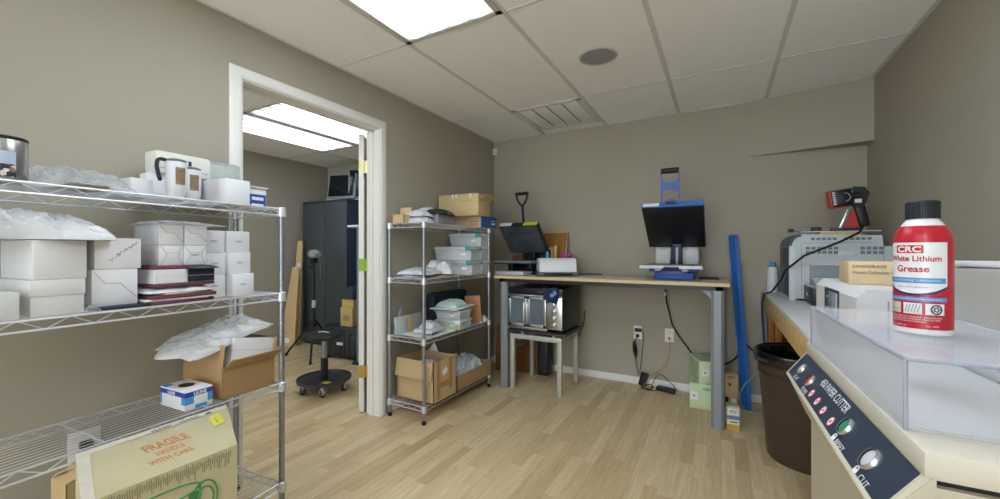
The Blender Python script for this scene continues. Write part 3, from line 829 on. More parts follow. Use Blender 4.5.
s = MB(); s.pillow(.26, .24, .05, 61, 34, 34, .7, 10); s.build('bag', mat('dark_film', '#2b2d34', .25, var=.2, scale=30), t)
MB().pillow(.12, .1, .024, 63, 16, 16, .5, 14, M=T(-.06, -.03, .038) @ RX(12)).build('white_patch', POLY, t)
# big tan carton above the flat shipping box
t = carton('shipping_box', 'flat pale box with a blue end and red lettering on the corner rack', 'box', (-1.868, 2.915, z3), 0, .275, .25, .092, mat('pale_tan_card', '#cbb596', .65), '')
s = MB(); s.box(.1372, .1382, -.1255, .1255, .0, .0925); s.box(.128, .138, -.1258, -.1248, 0, .0925); s.build('blue_end', mat('blue_print', '#2d5c9c', .5), t)
text('STAPLES', mat('red_print', '#c04a3c', .6), t, FR((.06, -.1262, .026), (1, 0, 0), (0, 0, 1)), w=.085, h=.020, bold=.03)
s = MB(); s.box(.02, .11, -.1262, -.1253, .050, .054); s.build('printed_line', INK, t)
s = MB(); s.box(.1382, .1387, .03, .095, .028, .044); s.box(.1382, .1387, .035, .095, .058, .063); s.build('white_print', WHITEINK, t)
t = carton('shipping_box', 'large tan box with an opened side flap on top of the flat blue ended box', 'box', (-1.905, 2.790, z3+.0928), 3, .385, .2, .178, TANBOX, '')
s = MB().box(-.183, .183, -.003, 0, 0, .012, 0, M=T(0, -.1, .168)); s.build('lid_edge', KRAFTP, t)
s = MB()
for x in (-.05, -.015, .12): s.box(x-.009, x+.009, -.1045, -.103, .150, .176, 0)
s.build('clear_tape', WPLAST, t)
s = MB(); random.seed(5); s.tube([(.02+.007*i, -.1006, .122+.004*math.sin(i*1.9)) for i in range(16)], .0013, 4); s.build('handwriting', mat('brown_ink', '#7a6440', .7), t)
s = MB(); s.box(-.003, 0, -.095, .095, 0, .095, M=T(.183, 0, .115) @ RY(56)); s.build('flap', TANBOX, t)
s = MB(); s.box(.1826, .1836, -.06, .03, .01, .10); s.build('paper_label', PAPER, t)
# clip-lid bins
def bin_(label, loc, rz, w=.345, d=.205, h=.112, lm=LATCH):
    t = thing('storage_bin', label, 'bin', loc, rz, 'clear storage bins on the corner rack')
    b = MB(); k = .018; hh = h-.016
    b.hexa([(-w/2+k, -d/2+k, 0), (w/2-k, -d/2+k, 0), (w/2-k, d/2-k, 0), (-w/2+k, d/2-k, 0)], [(-w/2+.006, -d/2+.006, hh), (w/2-.006, -d/2+.006, hh), (w/2-.006, d/2-.006, hh), (-w/2+.006, d/2-.006, hh)])
    b.build('body', BINP, t, smooth=False)
    l = MB(); l.box(-w/2, w/2, -d/2, d/2, h-.018, h-.008, .003); l.box(-w/2+.012, w/2-.012, -d/2+.012, d/2-.012, h-.008, h-.001, .003)
    l.build('lid', mat('bin_lid', '#e2e7ec', .3, trans=.2), t)
    for s in (1,):
        a = s*(w/2-.032)
        MB().box(a-.026, a+.026, -d/2-.006, -d/2+.008, h-.035, h-.002, .003).build('latch', lm, t)
    c = MB(); c.box(-w/2+.04, w/2-.05, -d/2+.03, d/2-.03, .004, hh*.72, .006); c.build('contents', mat('bin_contents', '#ced4da', .7, var=.2, scale=20), t)
    MB().box(w/2-.10, w/2-.055, -d/2+.0035, -d/2+.0045, hh*.42, hh*.62).build('name_label', PAPER, t)
    return t
ng, fg = (-1.892, 2.682), (-1.905, 2.858)
b0 = bin_('clear bin with teal latches at the bottom of the two-high stack on the corner rack', (ng[0], ng[1], z2), 8, .345, .165)
dup(b0, 'clear bin with teal latches on top of the two-high stack, above the poly bag', (ng[0]-.008, ng[1]-.002, z2+.113), 8)
b1 = bin_('clear bin at the bottom of the three-high stack at the rack end', (fg[0]+.008, fg[1]+.012, z2), 4, .325, .150)
dup(b1, 'clear bin in the middle of the three-high stack at the rack end', (fg[0], fg[1]+.010, z2+.113), 4)
dup(b1, 'clear bin on top of the three-high stack, under the rack top', (fg[0], fg[1]+.004, z2+.226), 4)
for k, (x, y, z, rz, lb) in enumerate(((-1.905, 2.25, z2+.0225, 8, 'white poly bag draped over the flat mailers on the corner rack'), (-1.89, 2.41, z2+.0165, 24, 'crumpled white poly bag standing against the clear bins'))):
    t = thing('poly_bag', lb, 'bag', (x, y, z), rz)
    MB().pillow((.26, .24)[k], (.26, .16)[k], (.05, .105)[k], 70+k, 34, 34, (.4, .8)[k], 9, wob=.1).build('bag', POLY, t)
t = thing('mailer', 'flat tan padded mailer under the white poly bags', 'mailer', (-1.90, 2.39, z2), 3, 'flat mailers')
MB().pillow(.27, .30, .016, 75, 14, 14, .2, 8).build('mailer', TANBOX, t)
t = thing('mailer', 'flat blue grey mailer with a navy stripe at the doorway end of the shelf', 'mailer', (-1.915, 2.17, z2), 0, 'flat mailers')
MB().pillow(.27, .13, .022, 76, 14, 14, .2, 8).build('mailer', mat('blue_grey_film', '#9aa5b5', .3), t)
MB().box(.02, .132, -.048, .03, .016, .0225, .003).build('stripe', NAVY, t)
# third shelf of the corner rack
t = thing('foam_board', 'pale grey board leaning across the back of the third shelf', 'board', (-2.03, 2.25, z1), 0, rot=(0, R(-7), R(4)))
MB().box(-.006, .006, -.15, .155, 0, .125, .002).build('board', mat('pale_foam', '#b9c0c6', .6), t)
t = thing('crumpled_sheet', 'grey pointed scrap of sheet behind the pale grey board', 'sheet', (-2.055, 2.15, z1), 0)
b = MB(); b.prism([(0, 0), (.10, 0), (.075, .18), (.06, .15)], -.002, .002, M=FR((0, -.04, 0), (0, 1, 0), (0, 0, 1))); b.build('sheet', GPLAST, t)
t = thing('paper_sheet', 'large curled white sheet with a pale green border on the third shelf', 'paper', (-1.895, 2.315, z1+.0005), 0)
def curl(u, v):
    y = -.2 + .40*u; x = -.135 + .29*v
    return (x, y, .001 + (.09*max(0, (u-.72)/.28)**2)*(v*.8+.2) + .004*math.sin(v*6))
MB().grid(curl, 30, 12).build('sheet', mat('white_green_sheet', '#dfe4dc', .6), t)
def edge_(u, v):
    p = curl(.80 + .18*u, .12+.86*v); return (p[0]+.0002, p[1]-.0012, p[2]+.0016)
MB().grid(edge_, 8, 12).build('green_border', mat('pale_green_print', '#b3c48d', .6), t)
t = thing('poly_mailer', 'bulging white packet in the middle of the curled sheet', 'mailer', (-1.875, 2.285, z1+.008), 8)
b = MB(); b.box(-.075, .08, -.09, .10, 0, .03, .010); b.pillow(.13, .12, .055, 83, 20, 20, .5, 12, M=T(-.01, .03, .022)); b.build('packet', POLY, t)
t = thing('card_tag', 'small brown card standing behind the white packet', 'card', (-1.985, 2.225, z1+.008), 0, rot=(0, R(-10), R(2)))
MB().box(-.002, .002, -.03, .03, 0, .115, .001).build('card', KRAFTP, t)
t = thing('pen', 'short dark marker lying in front of the white packet', 'pen', (-1.79, 2.245, z1+.010), 14)
b = MB(); b.cyl((0, -.035, 0), (0, .035, 0), .0065); b.cyl((0, .035, 0), (0, .06, 0), .0072); b.build('barrel', INK, t)
b2 = bin_('pale blue lidded bin at the bottom of the third shelf stack', (-1.835, 2.545, z1), 5, .235, .19, .075, mat('pale_latch', '#c9d3d6', .4))
b3 = dup(b2, 'pale blue lidded bin under the tray of folded cloth', (-1.838, 2.543, z1+.076), 6)
for b in (b2, b3): b['group'] = 'low bins on the third shelf'
t = thing('tray', 'white and black serving tray on top of the low bins', 'tray', (-1.838, 2.55, z1+.1525), 6)
b = MB(); b.box(-.115, .115, -.17, .17, 0, .006, .003); b.build('base', BLACKP, t)
b = MB(); b.box(-.117, .117, -.172, .172, .0062, .014, .003); b.build('rim', WPLAST, t)
t = thing('folded_cloth', 'folded pale mint cloth heaped on the tray', 'cloth', (-1.845, 2.535, z1+.167), 10)
MB().pillow(.19, .21, .055, 91, 40, 40, .8, 14, wob=.12).build('cloth', mat('mint_cloth', '#b5ccc4', .8, var=.05), t)
t = thing('tool_case', 'long black soft case lying at the back of the third shelf', 'case', (-2.005, 2.70, z1), 0)
b = MB(); b.box(-.045, .045, -.24, .22, 0, .265, .02); b.build('body', mat('dark_navy_fabric', '#1e2430', .6, var=.12), t)
MB().box(-.047, .047, -.242, .222, .165, .17).build('zip', BLACKP, t)
t = thing('clipboard', 'brown clipboard standing on edge at the end of the third shelf', 'board', (-1.80, 2.80, z1), 0, rot=(0, R(-5), R(14)))
MB().box(-.075, .06, -.004, .004, 0, .225, .002).build('board', mat('brown_hardboard', '#b07f52', .6), t)
b = MB(); b.box(-.079, -.0755, -.006, .006, 0, .228); b.box(.0605, .064, -.006, .006, 0, .228); b.box(-.079, .064, -.006, .006, .2255, .229); b.build('dark_edge', BLACKP, t)
t = thing('paper_wad', 'white crumpled paper wad in front of the brown clipboard', 'paper', (-1.80, 2.865, z1), 0)
MB().pillow(.12, .12, .06, 95, 20, 20, .6, 14).build('wad', PAPER, t)
# bottom shelf of the corner rack
z0 = SH[0]
t = open_carton('open_carton', 'brown open carton patched with tape on the bottom of the corner rack', 'box', (-1.893, 2.285, z0), 0, .335, .262, .285, KRAFTP, KRAFTD, [('-y', .125, 168)])
s = MB(); x = .1682
s.box(x, x+.001, -.095, -.055, .02, .285, M=RZ(0)); s.box(x, x+.001, .045, .09, .06, .285); s.box(x, x+.001, -.06, .05, .09, .13)
s.build('packing_tape', TAPE, t)
s = MB(); s.box(-.028, .028, -.021, .021, 0, .0008, M=FR((.1696, -.005, .20), (0, .8, .5), (0, -.5, .8))); s.build('paper_label', PAPER, t)
s = MB()
for i in range(6): s.box(.1, .112, -.1318, -.131, .04+i*.014, .046+i*.014)
s.build('printed_mark', INK, t)
t = thing('poly_bag', 'pale bag bulging inside the tape-patched open carton', 'bag', (-1.893, 2.285, z0+.006), 0)
MB().pillow(.29, .22, .25, 99, 24, 24, .4, 7, wob=0).build('bag', POLY, t)
t = thing('paper_sheet', 'white pointed paper sticking up between the two floor level cartons', 'paper', (-1.95, 2.421, z0), 0, rot=(R(-4), 0, 0))
MB().prism([(-.09, 0), (.10, 0), (.06, .25), (.0, .35), (-.06, .27)], -.0012, .0012, M=FR((0, 0, 0), (1, 0, 0), (0, 0, 1))).build('sheet', PAPER, t)
t = open_carton('flat_carton', 'low brown carton heaped with crumpled grey plastic on the bottom of the corner rack', 'box', (-1.893, 2.69, z0), 0, .335, .5, .115, KRAFT, KRAFTD, [])
t = thing('plastic_sheet', 'crumpled grey and white plastic heaped in the low brown carton', 'plastic', (-1.88, 2.685, z0+.006), 0)
MB().pillow(.305, .46, .195, 103, 44, 60, .8, 11, wob=0).build('sheet', mat('grey_film', '#b3b7be', .25, var=.16, scale=18), t)

# ------------------------------------------------------------------ work table
TZ = .965
tt = thing('work_table', 'long work table with a pale top and grey steel legs along the back wall', 'table', (-.82, 3.30, 0))
b = MB(); b.box(-.89, .868, -.34, .34, TZ-.022, TZ, .002); b.build('table_top', TOPW, tt)
b = MB(); b.box(-.892, .870, -.3425, -.339, TZ-.0225, TZ-.001); b.box(.867, .8705, -.342, .342, TZ-.0225, TZ-.001); b.build('edge_band', WOODT, tt)
b = MB(); b.box(-.85, .83, -.32, -.28, TZ-.052, TZ-.022); b.box(-.85, .83, .28, .32, TZ-.052, TZ-.022); b.box(-.85, -.81, -.32, .32, TZ-.052, TZ-.022); b.box(.79, .83, -.32, .32, TZ-.052, TZ-.022)
b.build('frame', BLACKM, tt)
for x in (-.815, .80):
    for y in (-.285, .27):
        b = MB(); h = TZ-.052; k = .039 if x > 0 else .034
        P = [(-k, -k+.018), (-k+.018, -k), (k-.018, -k), (k, -k+.018), (k, k), (-k, k)]
        b.prism(P, 0, h); lg = b.build('leg', GREYLEG, tt, angle=20); lg.location = (x, y, 0)
    b = MB(); b.box(x-.02, x+.02, -.25, .235, .30, .35, .003); b.build('stretcher', GREYLEG, tt)
b = MB(); b.prism([(0, 0), (-.055, 0), (-.05, -.008), (0, -.055)], -.004, .004, M=FR((.762, -.285, TZ-.054), (1, 0, 0), (0, 0, 1))); b.build('gusset', GREYLEG, tt)

# black clamshell press
def pf(o, ax): return o
bp = thing('heat_press', 'black clamshell heat press standing open at the corner end of the work table', 'heat press', (-1.585, 3.26, TZ), -2)
b = MB(); b.box(-.16, .12, -.21, -.02, 0, .034, .006); b.build('front_plinth', mat('press_grey', '#b3b5b6', .4), bp)
b = MB(); b.box(-.13, .13, -.05, .28, 0, .025, .004); b.box(-.14, -.09, -.02, .26, .025, .105, .004); b.box(.05, .10, -.02, .26, .025, .105, .004)
b.box(-.10, .07, .02, .2, .03, .06, .006)
b.build('base', BLACKM, bp)
b = MB(); b.box(-.19, .19, -.20, .18, .106, .124, .008); b.build('lower_platen', mat('platen_grey', '#6f747a', .5), bp)
b = MB(); b.box(-.185, .185, -.195, .175, .098, .106); b.build('platen_edge', BLACKM, bp)
b = MB(); b.box(-.05, .05, .15, .29, .12, .26, .008); b.box(-.06, -.035, .12, .30, .10, .30, .004); b.box(.035, .06, .12, .30, .10, .30, .004); b.build('hinge_tower', BLACKM, bp)
up = FR((-.005, .145, .205), (1, 0, 0), (0, -.50, .866))       # x across, y up the opened platen, z towards the back
up = T(-.005, .12, .185) @ RX(180-61)
# local: x across, y from hinge to free edge (towards viewer and up), z = outward face
U = FR((-.0, .125, .192), (1, 0, 0), (0, -.68, .733))
b = MB(); b.box(-.195, .195, 0, .330, -.05, 0, .004, M=U); b.build('upper_platen', mat('platen_black', '#1c1e23', .38, var=.14, scale=14), bp)
b = MB(); b.box(-.188, .188, .008, .322, 0, .0025, M=U); b.build('heating_face', mat('scorched_teflon', '#4b4f55', .33, var=.4, scale=7), bp)
for x0_, x1_, mm in ((.055, .19, mat('yellow_tape', '#c6c23a', .5)), (-.065, .055, BLACKP), (-.19, -.065, WPLAST)):
    MB().box(x0_, x1_, .330, .3322, -.044, -.004, M=U).build('warning_strip', mm, bp)
text('LOCOSTA', mat('dull_print', '#0e0f11', .5), bp, U @ T(0, .245, .003) , w=.25, h=.030)
h = MB(); p0 = U @ Vector((-.0, .24, -.06)); 
a = Vector((.0, .06, .445)); 
h.tube([(-.012, .10, .34), (-.018, .06, .47), (-.02, .035, .62)], .0115, 10)
hb = Vector((-.02, .035, .62)); 
h.tube([hb, hb+Vector((-.03, -.005, .035)), hb+Vector((-.052, -.008, .075)), hb+Vector((-.052, -.010, .118))], .0105, 8)
h.tube([hb, hb+Vector((.03, -.005, .035)), hb+Vector((.052, -.008, .075)), hb+Vector((.052, -.010, .118))], .0105, 8)
h.cyl(hb+Vector((-.064, -.010, .118)), hb+Vector((.064, -.010, .118)), .016)
h.box(-.035, .005, .05, .16, .30, .36, .006)
h.build('handle', BLACKP, bp)
b = MB(); b.box(.07, .17, .19, .29, .0, .22, .006); b.build('control_box', mat('navy_metal', '#202b44', .4), bp)

# white desktop cutter / label machine with a domed lid
vc = thing('craft_cutter', 'white domed desktop machine with a grey base on the work table', 'machine', (-1.225, 3.17, TZ), 30)
b = MB()
prof = [(-.115, .038), (-.112, .085), (-.095, .135), (-.06, .152), (.05, .150), (.095, .135), (.115, .08), (.118, .038)]
b.prism([(y, z) for y, z in prof], -.152, .152, M=Matrix(((0,0,1,0),(1,0,0,0),(0,1,0,0),(0,0,0,1))))
b.build('lid', WPLAST, vc, angle=50)
b = MB(); b.prism([(-.125, .012), (-.125, .037), (.125, .037), (.125, .012), (.09, .0), (-.10, 0)], -.162, .162, M=Matrix(((0,0,1,0),(1,0,0,0),(0,1,0,0),(0,0,0,1)))); b.build('base', mat('slate_plastic', '#5d6672', .45), vc)
b = MB(); b.box(-.12, .12, -.127, -.1245, .012, .030, .001); b.build('slot', BLACKP, vc)
b = MB(); b.box(.05, .12, -.1262, -.1252, .02, .032); b.build('accent', mat('yellow_label', '#c9ab4c', .5), vc)
# loose pliers on the table
pl = thing('pliers', 'dark pliers with a blue grip lying on the table near the white domed machine', 'pliers', (-1.0, 3.42, TZ), 16)
b = MB(); b.box(.02, .10, -.006, .006, .002, .014, .003); b.box(-.02, .03, -.012, .012, .001, .016, .004); b.build('jaw', INK, pl)
MB().tube([(-.01, .006, .009), (-.05, .022, .009), (-.10, .024, .009), (-.15, .012, .009)], .007, 8).build('grip', mat('tan_grip', '#a79a80', .5), pl)
MB().tube([(-.01, -.006, .009), (-.05, -.022, .009), (-.10, -.024, .009), (-.15, -.012, .009)], .007, 8).build('grip', mat('blue_grip', '#3f5596', .5), pl)
# boards leaning behind the presses
t = thing('osb_board', 'framed brown particle board leaning on the back wall behind the white machine', 'board', (-1.395, 3.53, TZ), 0, rot=(R(-12), 0, 0))
MB().box(-.12, .12, -.006, .006, 0, .395).build('board', OSB, t)
b = MB(); b.box(-.122, .122, -.009, .009, .392, .402); b.box(.116, .124, -.009, .009, 0, .4); b.build('frame', mat('pale_frame', '#b7a27a', .6), t)
for i, (x, h, w) in enumerate(((-1.405, .245, .022), (-1.362, .262, .014))):
    t = thing('wood_strip', 'pale wood strip standing in front of the brown particle board, %s of the two' % ('wider' if i == 0 else 'narrower'), 'wood', (x, 3.495, TZ), 0, rot=(R(-5), 0, 0), group='wood strips by the particle board')
    MB().box(-w, w, -.008, .008, 0, h, .001).build('strip', PINEL, t)
t = thing('upright_tube', 'light blue upright tube between the black press and the white machine', 'tube', (-1.385, 3.37, TZ), 0)
b = MB(); b.lathe([(0, 0), (.014, 0), (.014, .185), (.012, .19), (.012, .205), (0, .205)], 16); b.build('tube', mat('sky_tube', '#5f9fd0', .4), t)
t = thing('plastic_tub', 'magenta tub standing on the table behind the white machine', 'tub', (-1.215, 3.40, TZ), 0)
b = MB(); b.lathe([(0, 0), (.036, 0), (.04, .004), (.047, .165), (0, .165)], 28); b.build('body', mat('magenta_plastic', '#b5358f', .35), t)
b = MB(); b.lathe([(0, .1655), (.052, .1655), (.052, .182), (.048, .185), (.046, .175), (0, .175)], 28); b.build('lid', mat('magenta_lid', '#c24aa0', .35), t)
t = thing('wood_block', 'reddish brown block behind the lower plate of the black press', 'wood', (-1.755, 3.52, TZ), 5)
MB().box(-.055, .055, -.03, .03, 0, .165, .003).build('block', mat('reddish_wood', '#7d4a28', .6, var=.1), t)

# blue clamshell press
hp = thing('heat_press', 'blue clamshell heat press with a large black platen open on the work table', 'heat press', (-.30, 3.31, TZ), 0)
b = MB(); b.box(-.128, .132, -.215, .19, .004, .058, .006); b.box(-.09, .09, -.218, -.20, .03, .072, .004); b.build('base', BLUEM, hp)
b = MB(); b.box(-.17, .165, -.19, -.14, .058, .082, .006); b.box(-.12, .11, -.12, .15, .058, .085, .004); b.build('support_arm', BLUEM, hp)
for x in (-.10, .08):
    b = MB(); b.box(x-.022, x+.022, -.25, -.16, .066, .090, .004); b.cyl((x, -.262, .078), (x, -.24, .078), .012); b.build('clip', GPLAST, hp)
b = MB(); b.box(-.215, .190, -.305, .175, .094, .110, .006); b.build('lower_platen', mat('silicone_grey', '#8c9196', .6), hp)
b = MB(); b.box(-.217, .192, -.309, -.299, .086, .1085, .004); b.box(-.217, .192, -.305, .175, .086, .094); b.build('platen_rim', mat('platen_white', '#cfd0d0', .4), hp)
b = MB(); b.box(-.055, .045, -.328, -.30, .084, .100, .005); b.build('front_catch', BLACKP, hp)
for s in (-1, 1):
    b = MB(); b.box(s*.036-.01, s*.165-.01, .12, .225, .10, .262, .03); 
    b.build('rear_cover', mat('pale_cover', '#c9c9c6', .4), hp)
    b = MB()
    for i in range(4): b.box(s*(.055+i*.022)-.002, s*(.055+i*.022)+.002, .1185, .121, .125, .235)
    b.build('cover_rib', GPLAST, hp)
b = MB(); b.box(-.034, .034, .06, .20, .10, .30, .006); b.build('hinge_tower', mat('tower_navy', '#1d2743', .4), hp)
b = MB(); b.box(-.008, .008, .055, .0605, .11, .24, .003); b.build('gas_spring', GPLAST, hp)
V = FR((-.005, .095, .243), (1, 0, 0), (0, -.80, .60))
b = MB(); b.box(-.205, .205, 0, .466, -.052, -.004, .006, M=V); b.build('upper_platen', BLUEM, hp)
b = MB(); b.box(-.2045, .2045, .460, .4685, -.050, -.005, .003, M=V); b.build('platen_front', BLUEL, hp)
b = MB(); b.box(-.201, .201, .004, .462, -.004, .004, .001, M=V); b.build('heating_face', mat('black_teflon', '#14161b', .34, var=.25, scale=6), hp)
b = MB(); b.box(-.195, -.085, .4684, .4695, -.042, -.012, M=V); b.build('white_label', PAPER, hp)
# carrying handle: a cut-out blue plate with a black grip
H0 = V @ Vector((0, .33, -.06))
hm = FR((-.012, -.272, .545), (1, 0, 0), (0, -.16, 1)) @ Matrix.Diagonal((.93, 1, 1, 1))
def plate():
    m = MB(); W = .066; Hh = .245
    def arc(cx, cy, rx, ry, a0, a1, n=14): return [(cx+rx*math.cos(a0+(a1-a0)*i/n), cy+ry*math.sin(a0+(a1-a0)*i/n)) for i in range(n+1)]
    m.box(-W, -W+.009, 0, Hh, -.008, .008, M=hm); m.box(W-.009, W, 0, Hh, -.008, .008, M=hm)
    k = W-.009
    top = arc(0, .176, k, .022, PI, 2*PI); bot = arc(0, .074, k, .026, 0, PI)
    m.prism(top + bot, -.006, .006, M=hm)
    m.prism(arc(0, -.002, k, .038, 0, PI), -.006, .006, M=hm)
    return m
plate().build('handle_plate', BLUEM, hp)
b = MB(); b.cyl((-.062, .232, 0), (.062, .232, 0), .019, n=18, M=hm)
for i in range(9): b.lathe([(.0192, -.003), (.0205, 0), (.0192, .003)], 16, M=hm @ T(-.052+i*.013, .232, 0) @ RY(90))
b.build('grip', BLACKP, hp)
b = MB(); b.box(-.035, .035, 0, .022, -.02, .010, .006, M=hm); b.build('handle_mount', NAVY, hp)
t = thing('mat', 'dark thin rubber pad on the table beside the blue press', 'pad', (-.085, 3.45, TZ), 3)
MB().box(-.065, .07, -.15, .12, 0, .004, .0015).build('pad', mat('dark_pad', '#4c4c4d', .7), t)
t = thing('extension_cable', 'black power cord hanging from the table down behind the green boxes', 'cord', (-.41, 3.585, 0))
MB().tube([(0, 0, .92), (0, 0, .86), (.01, .01, .75), (.03, .02, .66), (.05, .03, .56), (.10, .03, .47), (.17, .02, .38), (.215, .02, .32), (.235, .035, .2), (.24, .04, .08), (.24, .03, .006)], .006, 8).build('cord', CORDB, t)
MB().cyl((0, 0, .80), (0, 0, .83), .010).build('cord_clip', WPLAST, t)

# ------------------------------------------------------------------ under the table
st = thing('oven_stand', 'small pale metal stand under the countertop oven', 'stand', (-1.352, 3.235, 0))
b = MB()
for y in (-.2, .2): b.box(-.232, .232, y-.018, y+.018, .43, .47, .003)
for x in (-.214, .214): b.box(x-.018, x+.018, -.2, .2, .43, .47, .003)
b.build('frame', SILVER, st)
for x in (-.214, .214):
    for y in (-.2, .2): MB().box(x-.018, x+.018, y-.018, y+.018, 0, .43, .002).build('leg', SILVER, st)
for x in (-.12, .16):
    MB().box(x-.012, x+.012, -.21, -.19, .470, .486, .002).build('spacer', SILVER, st)
    MB().box(x-.012, x+.012, .19, .21, .470, .486, .002).build('spacer', SILVER, st)
t = thing('oven_board', 'dark board lying on the pale metal stand under the oven', 'board', (-1.352, 3.235, .4865), 0)
MB().box(-.27, .27, -.225, .235, 0, .018, .002).build('board', DARKGREY, t)
ov = thing('toaster_oven', 'stainless countertop oven with french doors under the work table', 'oven', (-1.362, 3.225, .5048))
b = MB(); b.box(-.25, .25, -.20, .22, .012, .36, .006); b.build('body', BLACKM, ov)
for x in (-.22, .22):
    for y in (-.17, .19): MB().lathe([(0, 0), (.014, 0), (.012, .012), (0, .012)], 12, M=T(x, y, 0)).build('foot', RUBBER, ov)
b = MB(); b.box(-.25, .25, -.206, -.199, .305, .362, .003); b.build('top_fascia', BLACKM, ov)
s = MB(); s.tube([(.06+.03*math.cos(i/10*PI), -.2072, .348-.025*math.sin(i/10*PI)) for i in range(11)], .0016, 4); s.tube([(.045+.01*i, -.2072, .335+.006*(i % 2)) for i in range(4)], .0014, 4); s.build('emblem', STEEL, ov)
b = MB()
b.box(-.25, .25, -.212, -.2, .01, .034, .003); b.box(-.25, .25, -.212, -.2, .29, .306, .003); b.box(-.25, -.236, -.212, -.2, .01, .306, .003); b.box(.115, .25, -.212, -.2, .01, .306, .003)
b.build('front_frame', STEEL, ov)
for s_, x0_, x1_ in ((1, -.234, -.062), (-1, -.059, .113)):
    d = MB(); d.box(x0_, x1_, -.222, -.213, .036, .062, .002); d.box(x0_, x1_, -.222, -.213, .268, .288, .002); d.box(x0_, x0_+.026, -.222, -.213, .036, .288, .002); d.box(x1_-.026, x1_, -.222, -.213, .036, .288, .002)
    k = d.build('door', STEEL, ov)
    MB().box(x0_+.024, x1_-.024, -.219, -.216, .058, .272).build('pane', GLASSD, k)
    x = x1_-.013 if s_ > 0 else x0_+.013
    MB().tube([(x, -.222, .07), (x, -.242, .085), (x, -.248, .162), (x, -.242, .24), (x, -.222, .255)], .0065, 8).build('handle', STEEL, k)
b = MB()
for z in (.10, .15, .21):
    for i in range(14): b.rod((-.22+i*.024, -.19, z), (-.22+i*.024, .1, z), .0016, 4)
    b.rod((-.23, -.19, z), (.11, -.19, z), .003, 5)
b.build('wire_rack', CHROME, ov)
b = MB(); b.box(-.20, -.06, -.18, .0, .103, .12, .008); b.box(-.02, .09, -.185, .0, .06, .095, .015); b.lathe([(0, .153), (.05, .153), (.055, .18), (0, .18)], 20, M=T(-.14, -.08, 0)); b.build('contents', mat('oven_clutter', '#6d747c', .5, var=.4, scale=26), ov)
b = MB(); b.box(-.24, .115, -.2125, -.2, .034, .29); b.build('cavity', mat('oven_inside', '#454c53', .5), ov)
for z in (.235, .180, .125, .07):
    k = MB(); k.lathe([(0, 0), (.021, 0), (.021, .004), (.017, .006), (.016, .022), (.013, .024), (0, .024)], 22, M=T(.182, -.212, z) @ RX(90)); q = k.build('knob', STEEL, ov)
    MB().box(.1805, .1835, -.2375, -.2355, z+.002, z+.014).build('pointer', INK, q)
t = thing('oven_mitt', 'navy and blue oven mitt draped over the top corner of the oven', 'mitt', (-1.205, 3.02, .868))
def mitt(u, v):
    y = u; 
    if u < .45: p = (0, .20 - .215*(u/.45), 0)
    else: p = (0, -.018 - .006*math.sin((u-.45)*8), -.125*((u-.45)/.55))
    w = .062*(1 - .25*max(0, u-.8)/.2)
    return ((v-.5)*2*w, p[1], p[2] + .006*math.sin(v*7+u*5) + .008)
b = MB(); b.grid(mitt, 24, 12); b.grid(lambda u, v: (lambda p: (p[0], p[1] - (.014 if u > .45 else 0), p[2] + (.014 if u <= .45 else 0)))(mitt(1-u, v)), 24, 12); b.build('mitt', mat('navy_quilt', '#1f2c48', .8, var=.1), t)
s = MB()
for (y, z, dx) in ((-.036, -.05, .018), (-.036, -.03, .04)): s.ball((dx, y, z), .017, 1, .25, 1.2, 12)
s.build('blue_patch', mat('periwinkle_cloth', '#6d86c4', .8), t)
t = thing('cardboard_sheet', 'brown cardboard sheets leaning under the corner end of the table', 'cardboard', (-1.86, 3.30, 0), 0)
b = MB(); b.box(-.10, .33, .17, .178, 0, .46, .001, M=RX(-3)); b.build('sheet', mat('brown_board', '#7d5027', .7, var=.06), t)
b = MB(); b.box(-.09, .10, .10, .108, 0, .44, .001, M=RX(-3)); b.build('sheet', mat('brown_board_pale', '#8f5f30', .7, var=.06), t)
t = thing('slim_box', 'black slim box standing under the table behind the oven stand', 'box', (-1.47, 3.52, 0), 0)
b = MB(); b.box(-.05, .05, -.06, .06, 0, .42, .006); b.build('body', BLACKP, t); MB().box(-.04, .04, -.0615, -.06, .03, .39, .002).build('grille', DARKGREY, t)
t = thing('extension_cable', 'thin black cord looping behind the oven stand', 'cord', (-1.33, 3.6, 0))
MB().tube([(.22, .0, .62), (.21, .02, .52), (.16, .03, .38), (.12, .03, .33), (.06, .03, .36), (.0, .0, .44), (-.02, -.04, .52)], .004, 6).build('cord', CORDB, t)

# outlets and cables on the back wall
outlet('white wall outlet with two black plugs below the work table', (-.643, BW, .455), 0)
outlet('white wall outlet with an orange cable below the work table', (-.385, BW, .455), 0)
outlet('white wall outlet behind the leaning blue channel', (.138, BW, .455), 0)
p = thing('power_plug', 'wide black adapter plugged in the upper socket below the table', 'plug', (-.643, BW-.0082, .481))
MB().box(-.022, .034, -.034, 0, -.014, .014, .005).build('plug', BLACKP, p)
MB().tube([(.034, -.02, 0), (.05, -.02, -.02), (.05, -.018, -.1), (.04, -.018, -.2), (.03, -.02, -.3), (.02, -.03, -.37)], .0028, 6).build('cord', CORDB, p)
p = thing('power_plug', 'small black plug with a bundled cord in the lower socket', 'plug', (-.643, BW-.0082, .429))
MB().box(-.012, .012, -.028, 0, -.012, .012, .004).build('plug', BLACKP, p)
c = MB(); c.tube([(0, -.028, 0), (-.01, -.035, -.03), (-.02, -.03, -.08), (-.02, -.02, -.14), (-.015, -.02, -.22), (.0, -.025, -.30), (.02, -.04, -.345)], .003, 6)
for k in range(5): c.tube([(-.02+.011*math.cos(a*PI/6)+.004*k-.008, -.022-.004*k, -.10+.055*math.sin(a*PI/6)-.01*k) for a in range(12)], .0028, 5, closed=True)
c.build('cord', CORDB, p)
t = thing('power_adapter', 'black adapter brick leaning on the baseboard by the two-plug outlet', 'adapter', (-.60, BW-.075, .0), 0, rot=(R(-24), 0, R(-28)))
